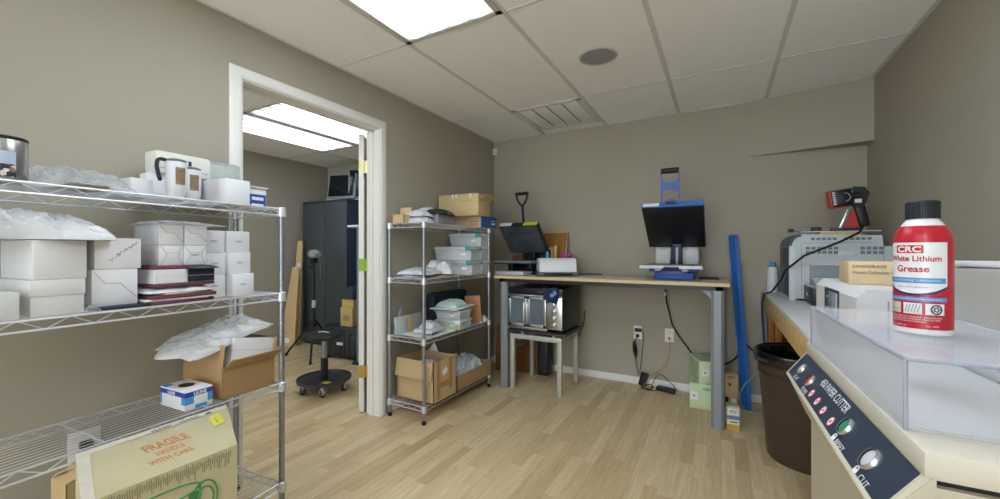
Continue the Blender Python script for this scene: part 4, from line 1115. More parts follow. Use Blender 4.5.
MB().box(-.03, .03, -.02, .018, .012, .125, .006).build('brick', mat('adapter_black', '#20242d', .4), t)
t = thing('power_adapter', 'black adapter brick lying flat on the floor beside the green boxes', 'adapter', (-.40, BW-.10, .003), -14)
MB().box(-.075, .075, -.03, .03, 0, .034, .006).build('brick', mat('adapter_black', '#20242d', .4), t)
MB().box(.075, .092, -.008, .008, .01, .022, .003).build('strain_relief', mat('green_tip', '#9db464', .5), t)
t = thing('cable', 'tangle of thin black cables lying along the baseboard', 'cable', (-.5, BW-.09, .0), 0)
c = MB()
c.tube([(-.10, 0, .03), (-.07, -.02, .006), (-.02, -.03, .006), (.0, .01, .02), (-.03, .03, .03), (-.08, .01, .02), (-.09, -.03, .006), (-.03, -.05, .006), (.03, -.04, .006)], .004, 6)
c.tube([(-.02, .0, .006), (.0, .03, .07), (.03, .045, .125), (.07, .05, .115), (.11, .04, .08), (.16, .02, .05), (.175, -.02, .012)], .003, 6)
c.build('cable', CORDB, t)
t = thing('cable', 'orange network cable from the outlet down to the floor', 'cable', (-.385, BW-.012, .43), 0)
MB().box(-.006, .006, -.008, .006, -.006, .010, .002).build('connector', BLACKP, t)
MB().tube([(0, -.008, 0), (.005, -.014, -.05), (0, -.014, -.15), (-.03, -.018, -.23), (-.10, -.03, -.29), (-.15, -.05, -.33), (-.19, -.09, -.405), (-.17, -.12, -.4265), (-.06, -.125, -.4265), (.02, -.10, -.4265), (.05, -.07, -.425)], .0032, 6).build('cord', CORDO, t)
t = thing('cable', 'light grey cable lying from the flat adapter to the green boxes', 'cable', (-.30, BW-.11, .0), 0)
MB().tube([(-.005, 0, .014), (.03, .01, .004), (.07, .03, .004), (.11, .04, .004), (.14, .04, .004)], .0035, 6).build('cord', mat('grey_cord', '#9aa4ab', .5), t)
p = thing('power_plug', 'black plug with a heavy cord trailing behind the steel table leg', 'plug', (.135, BW-.0082, .429))
MB().box(-.014, .014, -.03, 0, -.014, .014, .005).build('plug', BLACKP, p)
MB().tube([(-.0, -.03, 0), (-.01, -.04, -.03), (-.025, -.045, -.08), (-.06, -.045, -.12), (-.12, -.045, -.155), (-.18, -.045, -.19), (-.23, -.045, -.24), (-.25, -.045, -.32), (-.25, -.045, -.419)], .007, 8).build('cord', CORDB, p)
p = thing('power_plug', 'black plug with a cord running towards the brown bin', 'plug', (.150, BW-.0082, .481))
MB().box(-.014, .014, -.03, 0, -.014, .014, .005).build('plug', BLACKP, p)
MB().tube([(0, -.03, 0), (.02, -.04, -.03), (.06, -.05, -.065), (.12, -.06, -.10), (.18, -.07, -.15), (.24, -.08, -.25), (.26, -.08, -.42)], .0065, 8).build('cord', CORDB, p)

# green boxes
PGREEN = mat('pale_green_carton', '#c3d3ae', .6, var=.03)
def green_box(label, loc, rz, w, d, h, label_dx):
    t = thing('green_box', label, 'box', loc, rz, 'pale green boxes by the table leg')
    MB().box(-w/2, w/2, -d/2, d/2, 0, h, .002).build('body', PGREEN, t)
    b = MB(); b.box(-w/2-.0006, -w/2+.001, -d/2+.01, d/2-.01, .01, h-.01); b.box(-w/2+.012, w/2-.008, -d/2+.01, d/2-.01, h-.001, h+.0005); b.build('printed_side', mat('green_side', '#a9bd9b', .6, var=.25, scale=16), t)
    MB().box(-w/2+.006+label_dx, -w/2+.058+label_dx, -d/2-.0008, -d/2+.001, h*.34, h*.66).build('white_label', PAPER, t)
    MB().box(-w/2+.026+label_dx, -w/2+.036+label_dx, -d/2-.0013, -d/2, h*.46, h*.54).build('label_mark', INK, t)
    s = MB(); s.tube([(.015+.026*math.cos(a*PI/9), -d/2-.0007, h*.82+.008*math.sin(a*PI/9)) for a in range(18)], .002, 4, closed=True); s.tube([(-.003+.009*a, -d/2-.0008, h*.82+.004*(a % 2)) for a in range(5)], .0018, 4); s.build('green_emblem', mat('leaf_green', '#5f9a55', .6), t)
    s = MB()
    for i in range(4): s.box(-w*.25+i*w*.17, -w*.25+i*w*.17+.005, -d/2-.0008, -d/2, .006, .011)
    s.build('print_dot', INK, t)
    return t
green_box('lower pale green box on the floor beside the grey table leg', (-.108, 3.43, 0), 0, .20, .25, .185, 0)
green_box('upper pale green box turned aside on top of the other', (-.105, 3.455, .1858), 20, .17, .25, .165, .01)
t = thing('kraft_box', 'tall slim brown box standing against the wall beside the table leg', 'box', (.062, 3.40, 0), 6)
MB().box(-.042, .042, -.05, .05, 0, .272, .002).build('body', KRAFTP, t)
s = MB(); s.box(-.03, .03, -.0506, -.0495, .256, .262); s.box(-.02, -.002, -.0506, -.0495, .19, .21); s.box(-.025, .02, -.0506, -.0495, .244, .249); s.build('print', INK, t)
MB().box(-.0, .03, -.0512, -.0495, .02, .10).build('white_label', PAPER, t)
MB().box(-.0415, -.018, -.0512, -.0495, .02, .11).build('black_panel', BLACKP, t)
t = thing('small_carton', 'small yellow and white packet on the floor in front of the slim brown box', 'packet', (.067, 3.06, 0), 4)
MB().box(-.038, .038, -.045, .045, 0, .15, .002).build('body', mat('cream_card', '#c9bda0', .6), t)
MB().box(-.0385, .0385, -.0457, .04, .0, .036).build('yellow_band', mat('mustard_print', '#b49a3e', .6), t)
MB().box(-.0387, .0387, -.046, .04, .072, .094).build('blue_band', mat('steel_blue_print', '#5f7f9c', .6), t)
s = MB(); s.box(-.03, .03, -.0462, -.0445, .10, .142); s.box(-.03, .03, -.0462, -.0445, .04, .066); s.build('white_label', PAPER, t)
s = MB()
for i in range(3): s.box(-.022, .02, -.0466, -.046, .112+i*.008, .115+i*.008)
s.box(-.02, .025, -.0466, -.046, .05, .058); s.build('print', INK, t)

# leaning blue channel
bl = thing('blue_channel', 'tall blue plastic channel leaning on the back wall beside the table', 'channel', (.168, 3.475, 0), 0)
b = MB(); w, d = .032, .024
b.prism([(-w, -d), (-w+.007, -d-.004), (-.004, -d+.006), (.008, -d-.003), (w, -d), (w+.002, d), (w-.004, d), (w-.006, -d+.006), (-w+.006, -d+.006), (-w+.004, d), (-w, d)], 0, 1.31)
o = b.build('channel', mat('blue_film_channel', '#2c63ad', .3, var=.12, scale=5, stretch=(6, 6, 1)), bl, angle=25)
# lean: foot at loc, top against the wall
v = Vector((.082, 3.625, 1.30)) - Vector((.168, 3.475, 0))
bl.rotation_euler = (-math.atan2(v.y, v.z), math.atan2(v.x, math.hypot(v.y, v.z)), 0)
t = thing('cable', 'light blue network cable hanging off the bench and looping to the floor', 'cable', (0, 0, 0))
MB().tube([(.285, 3.645, .85), (.262, 3.62, .84), (.258, 3.60, .78), (.272, 3.60, .70), (.285, 3.60, .60), (.29, 3.59, .5), (.285, 3.56, .40), (.25, 3.50, .31), (.20, 3.435, .25), (.155, 3.42, .20), (.125, 3.43, .13), (.125, 3.435, .06), (.15, 3.41, .005), (.22, 3.405, .005), (.27, 3.45, .02), (.285, 3.50, .10), (.285, 3.54, .22), (.29, 3.57, .4), (.30, 3.60, .6), (.295, 3.62, .72)], .0038, 6).build('cord', CORDL, t)

# ------------------------------------------------------------------ workbench along the right wall
BZ = .87
wb = thing('workbench', 'long plywood workbench with a white top and wooden apron by the right wall', 'workbench', (.585, 2.52, 0))
BY0, BY1 = -1.30, 1.138
MB().box(-.307, .303, BY0, BY1, BZ-.018, BZ, .002).build('bench_top', mat('white_bench_top', '#d4d6da', .4, var=.03), wb)
b = MB(); b.box(-.309, -.285, BY0, BY1, BZ-.118, BZ-.019, .002); b.build('apron', mat('osb_edge', '#c7a873', .7, var=.22, scale=34, bump=.12), wb)
MB().box(-.285, .295, BY1-.03, BY1-.001, BZ-.118, BZ-.019).build('apron', PINEL, wb)
MB().box(-.285, .295, BY0, BY0+.03, BZ-.118, BZ-.019).build('apron', PINEL, wb)
for x, y, w in ((-.255, 1.10, .019), (-.20, 1.05, .030), (-.13, 1.085, .019), (.27, 1.08, .03), (-.23, -1.24, .03), (.27, -1.24, .03), (.27, 0, .03)):
    MB().box(x-w, x+w, y-.03, y+.03, 0, BZ-.02, .002).build('leg', PINE, wb)
MB().box(-.02, .02, 0, .05, 0, .76, .002, M=T(-.225, .97, .02) @ RX(6)).build('brace', PINE, wb)

# bin with liner
tr = thing('trash_bin', 'large brown plastic bin with a black liner partly under the workbench', 'bin', (.425, 2.79, 0))
b = MB(); b.lathe([(0, 0), (.183, 0), (.190, .008), (.232, .50), (.234, .505), (.238, .53), (.240, .575), (.236, .575), (.228, .50), (.186, .02), (0, .02)], 56); b.build('body', mat('brown_plastic', '#4a3b31', .42, var=.08, scale=14), tr)
b = MB(); b.lathe([(.239, .575), (.250, .577), (.251, .595), (.243, .602), (.236, .596), (.236, .575)], 56); b.build('rim', mat('brown_rim', '#3c302a', .4), tr)
b = MB(); b.box(-.045, .045, -.012, .022, .555, .578, .006, M=RZ(-60) @ T(0, -.246, 0)); b.build('handle', mat('brown_rim', '#3c302a', .4), tr)
def liner(u, v):
    a = 2*PI*u
    prof = [(.2555, .545), (.258, .58), (.252, .606), (.240, .606), (.230, .56), (.215, .44), (.195, .33), (.10, .30), (0.002, .32)]
    q = v*(len(prof)-1); i = min(int(q), len(prof)-2); t = q-i
    r = prof[i][0]*(1-t)+prof[i+1][0]*t; z = prof[i][1]*(1-t)+prof[i+1][1]*t
    k = noise.noise(Vector((math.cos(a)*7, math.sin(a)*7, v*3)))
    if v > .45: r *= 1 - .10*abs(k)
    else: r += .004*k
    z += (.012*k if v < .2 else .02*k*(v > .4))
    return (r*math.cos(a), r*math.sin(a), z)
MB().grid(liner, 90, 26).build('liner', mat('black_liner', '#101012', .2, spec=.7), tr)
b = MB(); b.tube([(.2145*math.cos(a), .2145*math.sin(a), .285+.0*math.cos(a)) for a in [i*PI/24 for i in range(48)]], .0025, 5, closed=True) 
b = MB(); b.lathe([(.2325, .478), (.236, .482), (.236, .49), (.2325, .494)], 56); b.build('band', mat('brown_rim', '#3c302a', .4), tr)

# large office printer
lp = thing('laser_printer', 'large grey office laser printer on the bench against the back wall', 'printer', (.61, 3.245, BZ))
LG = mat('printer_grey', '#bcc4ca', .45, var=.02); LG2 = mat('printer_pale', '#c8ced3', .45, var=.02); DG = mat('printer_slate', '#3e4753', .4)
b = MB()
arc_ = [(-.165-.071*math.cos(i*PI/16), .338+.071*math.sin(i*PI/16)) for i in range(9)]
b.prism([(-.236, .012), (.235, .012), (.235, .335), (.20, .335), (.195, .398)] + arc_[::-1], -.205, .205, M=FR((0, 0, 0), (1, 0, 0), (0, 0, 1))); 
b.build('body', LG, lp, angle=25)
b = MB(); b.box(-.2385, -.205, -.2065, .2065, .0, .335, .004); b.build('front_cover', LG2, lp)
b = MB(); b.box(-.242, -.236, -.195, .195, .02, .335, .003); b.build('front_panel', DG, lp)
b = MB(); b.box(-.2435, -.241, -.06, .02, .055, .115, .002); b.build('control_key', mat('printer_blue', '#2f49a5', .4), lp)
b = MB(); b.box(-.2435, -.241, -.12, .05, .22, .32, .002); b.build('display', INK, lp)
b = MB()
o_ = [(-.165-.0755*math.cos(i*PI/16), .338+.0755*math.sin(i*PI/16)) for i in range(8)]; i_ = [(-.165-.060*math.cos(i*PI/16), .338+.060*math.sin(i*PI/16)) for i in range(8)]
b.prism(o_ + i_[::-1], -.208, .208, M=FR((0, 0, 0), (1, 0, 0), (0, 0, 1)))
b.build('rounded_shoulder', DG, lp)
b = MB(); b.box(.235, .345, -.19, .20, .04, .335, .008); b.build('rear_unit', LG, lp)
b = MB()
for x0_, n in ((-.155, 2), (-.10, 1), (-.075, 3), (.10, 4)):
    for i in range(n):
        for z in (.315, .290): b.box(x0_+i*.027, x0_+i*.027+.020, -.2065, -.2045, z, z+.018, .001)
b.build('vent', mat('vent_dark', '#757d86', .6), lp)
b = MB()
for i in range(11):
    if i in (5,): continue
    b.box(-.13+i*.026, -.13+i*.026+.019, -.2065, -.2045, .372, .388, .001)
b.build('vent', mat('vent_dark', '#757d86', .6), lp)
b = MB(); b.box(.0, .07, -.2075, -.2045, .275, .305, .002); b.build('side_latch', LG2, lp)
b = MB(); b.box(-.165, .15, -.2065, -.2045, .355, .358); b.box(-.178, -.175, -.2065, -.2045, .03, .35); b.box(.20, .203, -.2065, -.2045, .03, .335); b.build('seam', SEAM, lp)
# side tray opening
b = MB(); b.box(-.14, .10, -.2075, -.2045, .10, .225, .001); b.build('tray_opening', mat('opening_grey', '#8a9299', .5), lp)
b = MB(); b.box(-.145, .105, -.2085, -.2045, .222, .230); b.box(-.145, -.138, -.2085, -.2045, .08, .23); b.box(.098, .105, -.2085, -.2045, .08, .23); b.build('opening_edge', LG2, lp)
b = MB(); b.prism([(-.205, .125), (-.205, .145), (-.30, .118), (-.30, .105)], -.125, .09, M=Matrix(((0,0,1,0),(1,0,0,0),(0,1,0,0),(0,0,0,1)))); b.build('paper_tray', LG2, lp)
cs_ = MB(); cs_.box(-.165, -.157, -.46, -.206, .004, .098, .003); cs_.box(-.165, .10, -.468, -.458, .004, .098, .003); cs_.box(.092, .10, -.46, -.206, .004, .098, .003); cs_.box(-.16, .098, -.46, -.206, .004, .016)
cs_.build('cassette', mat('cassette_dark', '#262b33', .4), lp)
MB().box(-.1665, -.1648, -.33, -.30, .045, .062, .001).build('cassette_mark', WHITEINK, lp)
for x in (-.17, .2):
    for y in (-.18, .18): MB().lathe([(0, 0), (.018, 0), (.018, .013), (0, .013)], 12, M=T(x, y, 0)).build('foot', RUBBER, lp)
PT = BZ+.415
# stand with black and red camera / scanner on top of the printer
t = thing('cardboard_pad', 'small pale cardboard pad on top of the grey printer', 'cardboard', (.635, 3.17, PT-.011), 2)
b = MB(); b.box(-.10, .10, -.05, .05, .0, .022, .001); b.build('pad', mat('pale_pad', '#c9b183', .7), t)
t = thing('thin_board', 'long thin white board lying across the cardboard pad', 'board', (.65, 3.17, PT+.0115), 3)
MB().box(-.20, .18, -.03, .03, 0, .005, .001).build('board', WPLAST, t)
sc = thing('handheld_device', 'black and red handheld device propped on a metal stand above the grey printer', 'device', (.66, 3.155, PT+.017), 0)
b = MB(); b.box(-.07, .075, -.028, .028, 0, .016, .004); b.build('stand_base', NAVY, sc)
b = MB(); b.tube([(-.06, 0, .010), (-.18, .0, .010), (-.26, .0, .008), (-.275, 0, .004)], .009, 10); b.build('stand_arm', mat('dull_steel', '#8f959b', .35, .5), sc)
b = MB(); b.cyl((-.165, 0, .010), (-.11, 0, .010), .016, n=16); b.cyl((-.278, 0, .006), (-.25, 0, .008), .012, n=12); b.build('arm_collar', DARKGREY, sc)
b = MB(); b.box(-.009, .009, -.006, .006, 0, .125, .002, M=T(-.022, -.012, .010) @ RY(20)); b.build('strut', STEEL, sc)
b = MB(); b.prism([(-.0, .012), (.075, .012), (.06, .12), (.03, .13)], -.008, .008, M=FR((0, .008, 0), (1, 0, 0), (0, 0, 1))); b.build('red_bracket', REDP, sc)
HD = T(-.012, 0, .200) @ RY(-8)
b = MB(); b.prism([(-.04, -.02), (-.045, .055), (-.03, .085), (.02, .09), (.05, .06), (.048, .0), (.04, -.03)], -.034, .034, M=T(.05, 0, .175) @ RY(12) @ FR((0, 0, 0), (1, 0, 0), (0, 0, 1)))
b.box(-.024, .026, -.024, .024, -.155, -.02, .01, M=T(.063, 0, .175) @ RY(-12))
b.build('grip', BLACKP, sc, angle=25)
b = MB(); b.box(-.055, .045, -.046, .046, -.052, .052, .014, M=HD); b.cyl((.035, 0, 0), (.085, 0, 0), .040, n=20, M=HD); b.build('head', BLACKM, sc)
b = MB(); b.box(-.066, -.055, -.049, .049, -.057, .055, .004, M=HD); b.box(-.06, .03, -.040, .040, -.057, -.052, .002, M=HD); b.build('red_bezel', REDP, sc)
for i in range(6): MB().box(-.052, -.036, -.0485, -.0455, -.040+i*.014, -.030+i*.014, .001, M=HD).build('rib', GPLAST, sc)
MB().tube([(.006+.026*math.cos(a), -.0475, .026*math.sin(a)) for a in [i*PI/8-PI/2 for i in range(9)]], .002, 5, M=HD).build('grey_arc', GPLAST, sc)
b = MB(); b.lathe([(0, 0), (.012, 0), (.012, .003), (0, .003)], 18, M=T(.048, -.0345, .21) @ RX(90)); b.build('brass_badge', BRASS, sc)
b = MB(); b.box(.042, .075, -.0352, -.034, .165, .188, .001); b.build('white_label', PAPER, sc)
b = MB(); b.box(.018, .034, -.0352, -.034, .16, .245, .003); b.build('blue_light', mat('slate_blue', '#5d7399', .4), sc)
t = thing('cable', 'long black cable sagging from the handheld device down the bench front', 'cable', (0, 0, 0))
MB().tube([(.728, 3.14, 1.36), (.742, 3.13, 1.325), (.70, 3.02, 1.285), (.614, 2.985, 1.235), (.56, 2.97, 1.209), (.505, 2.965, 1.183), (.438, 2.97, 1.150), (.384, 3.006, 1.092), (.352, 3.03, 1.058), (.345, 3.18, .985), (.311, 3.36, .89), (.275, 3.43, .868), (.262, 3.45, .80), (.264, 3.46, .70), (.272, 3.44, .55), (.285, 3.3, .3), (.29, 3.2, .1), (.29, 3.2, .008)], .0062, 8).build('cord', CORDB, t)
t = thing('spray_bottle', 'white bottle with a blue cap and yellow straw at the far bench corner', 'bottle', (.335, 3.575, BZ), 0)
b = MB(); b.lathe([(0, 0), (.032, 0), (.034, .004), (.034, .155), (.030, .175), (.020, .188), (0, .188)], 28); b.build('body', mat('white_bottle', '#dcdfe2', .3, var=.06, scale=30), t)
b = MB(); b.lathe([(0, .188), (.022, .188), (.022, .218), (.018, .224), (0, .224)], 24); b.build('cap', mat('cap_blue', '#4f86b8', .4), t)
b = MB(); b.tube([(-.015, -.01, .212), (-.20, -.03, .222)], .003, 6); b.build('straw', mat('straw_yellow', '#cfc47a', .4), t)

# white sublimation printer and the carton on it
wp = thing('photo_printer', 'white desktop printer with a small touch screen beside the paper cutter', 'printer', (.545, 1.61, BZ))
WP = mat('printer_white', '#d9dadd', .35, var=.01)
b = MB()
b.prism([(-.235, .055), (-.235, .185), (-.215, .208), (.22, .208), (.235, .195), (.235, .055)], -.25, .25, M=FR((0, 0, 0), (1, 0, 0), (0, 0, 1)))
b.build('body', WP, wp, angle=30)
b = MB(); b.box(-.225, .23, -.245, .245, 0, .06, .006); b.build('lower_body', mat('printer_white_grey', '#b9bbbf', .4), wp)
b = MB(); b.box(-.242, -.226, -.19, .17, .012, .052, .003); b.build('cassette', GPLAST, wp)
b = MB(); b.box(-.2365, -.2345, -.075, .11, .085, .188, .002); b.build('control_panel', mat('panel_dark', '#2d323b', .3), wp)
b = MB(); b.box(-.2375, -.236, -.03, .05, .110, .178, .001); b.build('screen', mat('screen_glass', '#7f8d9b', .15, var=.3, scale=30), wp)
for q in ((-.058, -.04, .11, .178), (.065, .075, .155, .162), (.065, .075, .12, .127), (-.005, .025, .092, .10)):
    MB().box(-.2378, -.236, q[0], q[1], q[2], q[3], .001).build('panel_key', GPLAST, wp)
b = MB()
for i in range(10):
    for j in range(4): b.box(-.09+i*.022, -.09+i*.022+.015, -.2512, -.2495, .115+j*.016, .115+j*.016+.011)
b.build('vent', mat('vent_grey', '#9ea2a7', .6), wp)
MB().box(-.175, -.172, -.2512, -.249, .06, .18).build('seam', SEAM, wp)
cb = carton('supply_box', 'flat brown supply carton lying on top of the white printer', 'box', (.452, 1.625, BZ+.2088), -3, .225, .15, .068, mat('supply_kraft', '#cfb692', .7), '')
text('SAWGRASS', INK, cb, FR((-.066, -.0757, .054), (1, 0, 0), (0, 0, 1)), w=.075, h=.009, bold=.01)
text('Waste Collection Unit', INK, cb, FR((-.051, -.0757, .036), (1, 0, 0), (0, 0, 1)), w=.105, h=.010)

# ------------------------------------------------------------------ paper cutter
CA = 1.3
pc = thing('paper_cutter', 'large beige electric paper cutter with a slanted black control panel', 'cutter', (.1876, .586, 0), CA)
D_ = .60
CX1, CY1 = .66, .58
b = MB(); b.box(.0, CX1, 0, CY1, .936, .967, .006); b.build('table_rim', CUTW, pc)
b = MB(); b.box(.012, CX1-.02, .012, CY1-.012, .90, .9365); b.build('shadow_gap', BLACKP, pc)
b = MB()
b.hexa([(.008, .006, .02), (CX1, .006, .02), (CX1, CY1-.012, .02), (.008, CY1-.012, .02)], [(.008, .004, .929), (CX1, .004, .929), (CX1, CY1-.012, .929), (.008, CY1-.012, .929)])
b.build('cabinet', CUTB, pc)
b = MB(); b.prism([(-.036, .8845), (.010, .943), (.012, .80), (.0, .80)], 0, CY1, M=Matrix(((1,0,0,0),(0,0,1,0),(0,1,0,0),(0,0,0,1)))); b.build('panel_housing', CUTB, pc)
for x in (.05, CX1-.05):
    for y in (.06, CY1-.06): MB().lathe([(0, 0), (.022, 0), (.018, .022), (0, .022)], 14, M=T(x, y, 0)).build('foot', RUBBER, pc)
# slanted control panel. PF: x runs from far end to near end, y up the slope, z outwards
pu = Vector((.0035, 0, .9385)); pl_ = Vector((-.0325, 0, .889))
slope = (pu - pl_); SLN = slope.length
PF = FR((pl_.x, CY1-.006, pl_.z), (0, -1, 0), slope) @ T(0, 0, .0025)
PL_ = CY1-.012
def pp(t, s, h=0.): return PF @ T(t*PL_, (1-s)*SLN, h)
b = MB(); b.box(0, PL_, .001, SLN-.002, -.001, .0006, M=PF); b.build('panel_film', PANELM, pc)
b = MB(); b.box(-.004, PL_+.005, -.006, .001, -.012, .0012, .001, M=PF); b.box(-.004, 0, 0, SLN, -.006, .0012, M=PF); b.box(PL_, PL_+.005, 0, SLN, -.006, .0012, M=PF); b.build('panel_edge', CUTW, pc)
def button(t, s, c, r=.0125):
    b = MB(); b.lathe([(r*1.04, 0), (r*1.30, 0), (r*1.30, .003), (r*1.14, .0065), (r*1.04, .0062)], 30, M=pp(t, s, .0006)); o = b.build('button_ring', STEEL, pc)
    b = MB(); b.lathe([(0, .0055), (r*.7, .0053), (r*1.03, .0040), (r*1.03, .0006), (0, .0006)], 26, M=pp(t, s, .0006)); b.build('button', c, o)
WB = mat('button_white', '#c5c9cd', .35); RB = mat('button_red', '#b43a30', .35); GB = mat('button_green', '#2f8a66', .35)
button(.11, .50, WB, .0105); button(.262, .53, RB, .0105); button(.683, .53, GB, .0118); button(.865, .54, WB, .0125)
text('450 PAPER CUTTER', WHITEINK, pc, pp(.475, .245, .0009), w=.160, h=.0150)
text('LIGHT', WHITEINK, pc, pp(.12, .86, .0009), w=.036, h=.0095)
text('POWER', WHITEINK, pc, pp(.278, .885, .0009), w=.037, h=.0095)
text('RESET', WHITEINK, pc, pp(.722, .93, .0009), w=.034, h=.0085)
text('CUT', WHITEINK, pc, pp(.902, .93, .0009), w=.027, h=.009)
for t_ in (.655, .835):
    s = MB()
    s.box(-.0055, .0055, -.003, .003, 0, .0003, M=pp(t_+.016, .945, .0008)); s.tube([(.0038*math.cos(a), .0028+.0045*math.sin(a), 0) for a in [i*PI/8 for i in range(9)]], .0009, 4, M=pp(t_+.016, .945, .001))
    s.build('lock_symbol', WHITEINK, pc)
PINK = mat('warning_red', '#c23a5a', .5)
for t_, s_ in ((.345, .74), (.425, .745), (.505, .755), (.592, .765)):
    b = MB(); b.lathe([(.0072, 0), (.0092, 0), (.0092, .0005), (.0072, .0005)], 24, M=pp(t_, s_, .0006)); o = b.build('warning_ring', PINK, pc)
    MB().lathe([(0, 0), (.0073, 0), (.0073, .0004), (0, .0004)], 24, M=pp(t_, s_, .0006)).build('warning_face', WHITEINK, o)
    b = MB(); b.box(-.0045, .0045, -.0010, .0010, .0010, .0014, M=pp(t_, s_, 0) @ RZ(50)); b.box(-.003, .003, -.0008, .0008, .0010, .0014, M=pp(t_, s_, 0) @ RZ(-20)); b.build('warning_symbol', PINK, o)
# clear safety cover over the cutting table
def shell(x0, x1, y0, y1, z0, z1, th):
    m = MB()
    m.box(x0, x1, y0, y1, z1-th, z1, .001)
    m.box(x0, x0+th, y0, y1, z0, z1-th); m.box(x0+th, x1, y0, y0+th, z0, z1-th); m.box(x0+th, x1, y1-th, y1, z0, z1-th)
    return m
CVX = .208
shell(.003, CVX, .057, .553, .9673, 1.053, .004).build('safety_cover', ACRYL, pc, smooth=False)
b = MB(); b.tube([(.005, .059, .969), (.005, .059, 1.051), (.005, .551, 1.051), (.005, .551, .969)], .0022, 6); b.tube([(.005, .059, 1.051), (CVX, .059, 1.051)], .0022, 6); b.build('cover_edge', mat('acrylic_edge', '#a9abc0', .15, trans=.45, spec=.8), pc)
# blade housing behind the cover
b = MB(); b.box(CVX+.002, CX1-.03, .01, CY1-.01, .9675, 1.150, .010); b.build('blade_housing', mat('housing_enamel', '#bab8b1', .3, .15, var=.03), pc)
b = MB(); b.box(CVX-.001, CVX+.003, .02, CY1-.02, .968, .985, .001); b.build('housing_trim', GPLAST, pc)
b = MB(); b.box(.012, CVX-.006, .07, .54, .9671, .9685); b.build('cutting_bed', mat('bed_enamel', '#cfcfcc', .35), pc)
t = thing('flat_panel', 'white and blue flat panel lying on top of the paper cutter housing', 'panel', (.50, .93, 1.1508), CA+4)
MB().box(-.10, .10, -.14, .16, 0, .010, .003).build('body', WPLAST, t); MB().box(-.07, .07, -.09, .05, .010, .0107).build('grey_inset', mat('blue_grey_inset', '#9aa3b5', .4), t)

# spray can
cn = thing('spray_can', 'red and white grease spray can with a black cap on the clear cover', 'can', (.272, .853, 1.0535))
r = .0325
CW = mat('can_white', '#d9d9dc', .28, var=.01); CR = mat('can_red', '#b01f2f', .28, var=.02); CB = mat('can_light_blue', '#4b8cc4', .3); CN = mat('can_navy', '#1f2f5c', .3)
b = MB(); b.lathe([(0, 0), (r-.002, 0), (r, .0025), (r, .137), (r-.0012, .147), (r-.0048, .158), (r-.0105, .168), (.0165, .1755), (0, .1755)], 64); b.build('body', CW, cn)
b = MB(); b.lathe([(r+.0003, .009), (r+.0003, .1372), (r-.0009, .1473), (r-.0045, .1583), (r-.0078, .1640)], 64); b.build('red_label', CR, cn)
b = MB(); b.lathe([(0, .175), (.0185, .175), (.0185, .201), (.0175, .2025), (.0155, .2025), (.015, .200), (0, .200)], 40)
for i in range(40):
    a = 2*PI*i/40; b.cyl((.0184*math.cos(a), .0184*math.sin(a), .1755), (.0184*math.cos(a), .0184*math.sin(a), .2005), .0008, n=5)
b.build('cap', mat('cap_black', '#24272c', .45), cn)
th0 = math.atan2(-.853, -.272) - R(15)
H = R(64)
patch(r+.0006, th0-H, th0+H, lambda u: .066 + .012*(2*u-1)**2 - .004, .1385, 40).build('white_panel', CW, cn)
mb = MB(); mb.grid(lambda u, v: (lambda a, z: ((r+.0007)*math.cos(a), (r+.0007)*math.sin(a), z))(th0-H+2*H*u, .062+.012*(2*u-1)**2 - .0035*v), 40, 2); mb.build('navy_arc', CN, cn)
patch(r+.0009, th0-R(66), th0+R(60), .0775, .0855, 30).build('blue_banner', CB, cn)
patch(r+.0007, th0-R(66), th0+R(62), .0505, .0565, 30).build('blue_stripe', CB, cn)
patch(r+.0009, th0-R(40), th0+R(17), .1225, .1345, 20).build('logo_plate', CR, cn)
text('CRC', CW, cn, None, w=.0285, h=.0092, wrap=(r+.0013, th0-R(11.5), .1285), bold=.035)
text('White Lithium', CR, cn, None, w=.0625, h=.0088, wrap=(r+.0012, th0-R(3), .1145), bold=.02, name='lettering')
text('Grease', CR, cn, None, w=.038, h=.0100, wrap=(r+.0012, th0-R(5), .0990), bold=.02)
text('Long-Lasting Lubrication', CW, cn, None, w=.058, h=.0046, wrap=(r+.0013, th0-R(1), .0816), shear=.25)
text('LONG LASTING LUBRICATION', INK, cn, None, w=.036, h=.0018, wrap=(r+.0012, th0-R(5), .0715))
text('Long-Lasting Metal-to-Metal Lubricant', CW, cn, None, w=.062, h=.0030, wrap=(r+.0012, th0-R(1), .0536))
for i, (a0, a1) in enumerate(((-62, -28), (-22, 14), (20, 56))):
    patch(r+.0008, th0+R(a0), th0+R(a1), .031, .0475, 12).build('picture', [mat('can_picture_tan', '#b9b3a6', .4, var=.3, scale=150), mat('can_picture_grey', '#d2d3d4', .4, var=.1, scale=120), mat('can_picture_pale', '#d5d6d8', .4, var=.05, scale=120)][i], cn)
def on_can(a, z, h=.0012): return Vector(((r+h)*math.cos(th0+R(a)), (r+h)*math.sin(th0+R(a)), z))
s = MB(); s.tube([on_can(40+9.5*math.cos(q*PI/10), .039+.0065*math.sin(q*PI/10)) for q in range(20)], .0011, 5, closed=True); s.tube([on_can(40+4*math.cos(q*PI/6), .039+.0028*math.sin(q*PI/6)) for q in range(12)], .0008, 5, closed=True)
for q in range(5): s.rod(on_can(40+4*math.cos(q*PI*.4), .039+.0028*math.sin(q*PI*.4)), on_can(40+9*math.cos(q*PI*.4), .039+.006*math.sin(q*PI*.4)), .0006, 4)
s.build('wheel_picture', INK, cn)
s = MB()
for q in range(5): s.rod(on_can(-18+q*6, .0335), on_can(-13+q*6, .0455), .0006, 4)
s.build('rail_picture', SEAM, cn)
for z, w in ((.0265, .062), (.0232, .06), (.0199, .045)):
    text('CONTENTS UNDER PRESSURE'[:23], CW, cn, None, w=w, h=.0021, wrap=(r+.0008, th0-R(2) - (.062-w)/2/r, z))
text('10 oz (283 g)', CW, cn, None, w=.026, h=.0026, wrap=(r+.0008, th0-R(38), .0128))
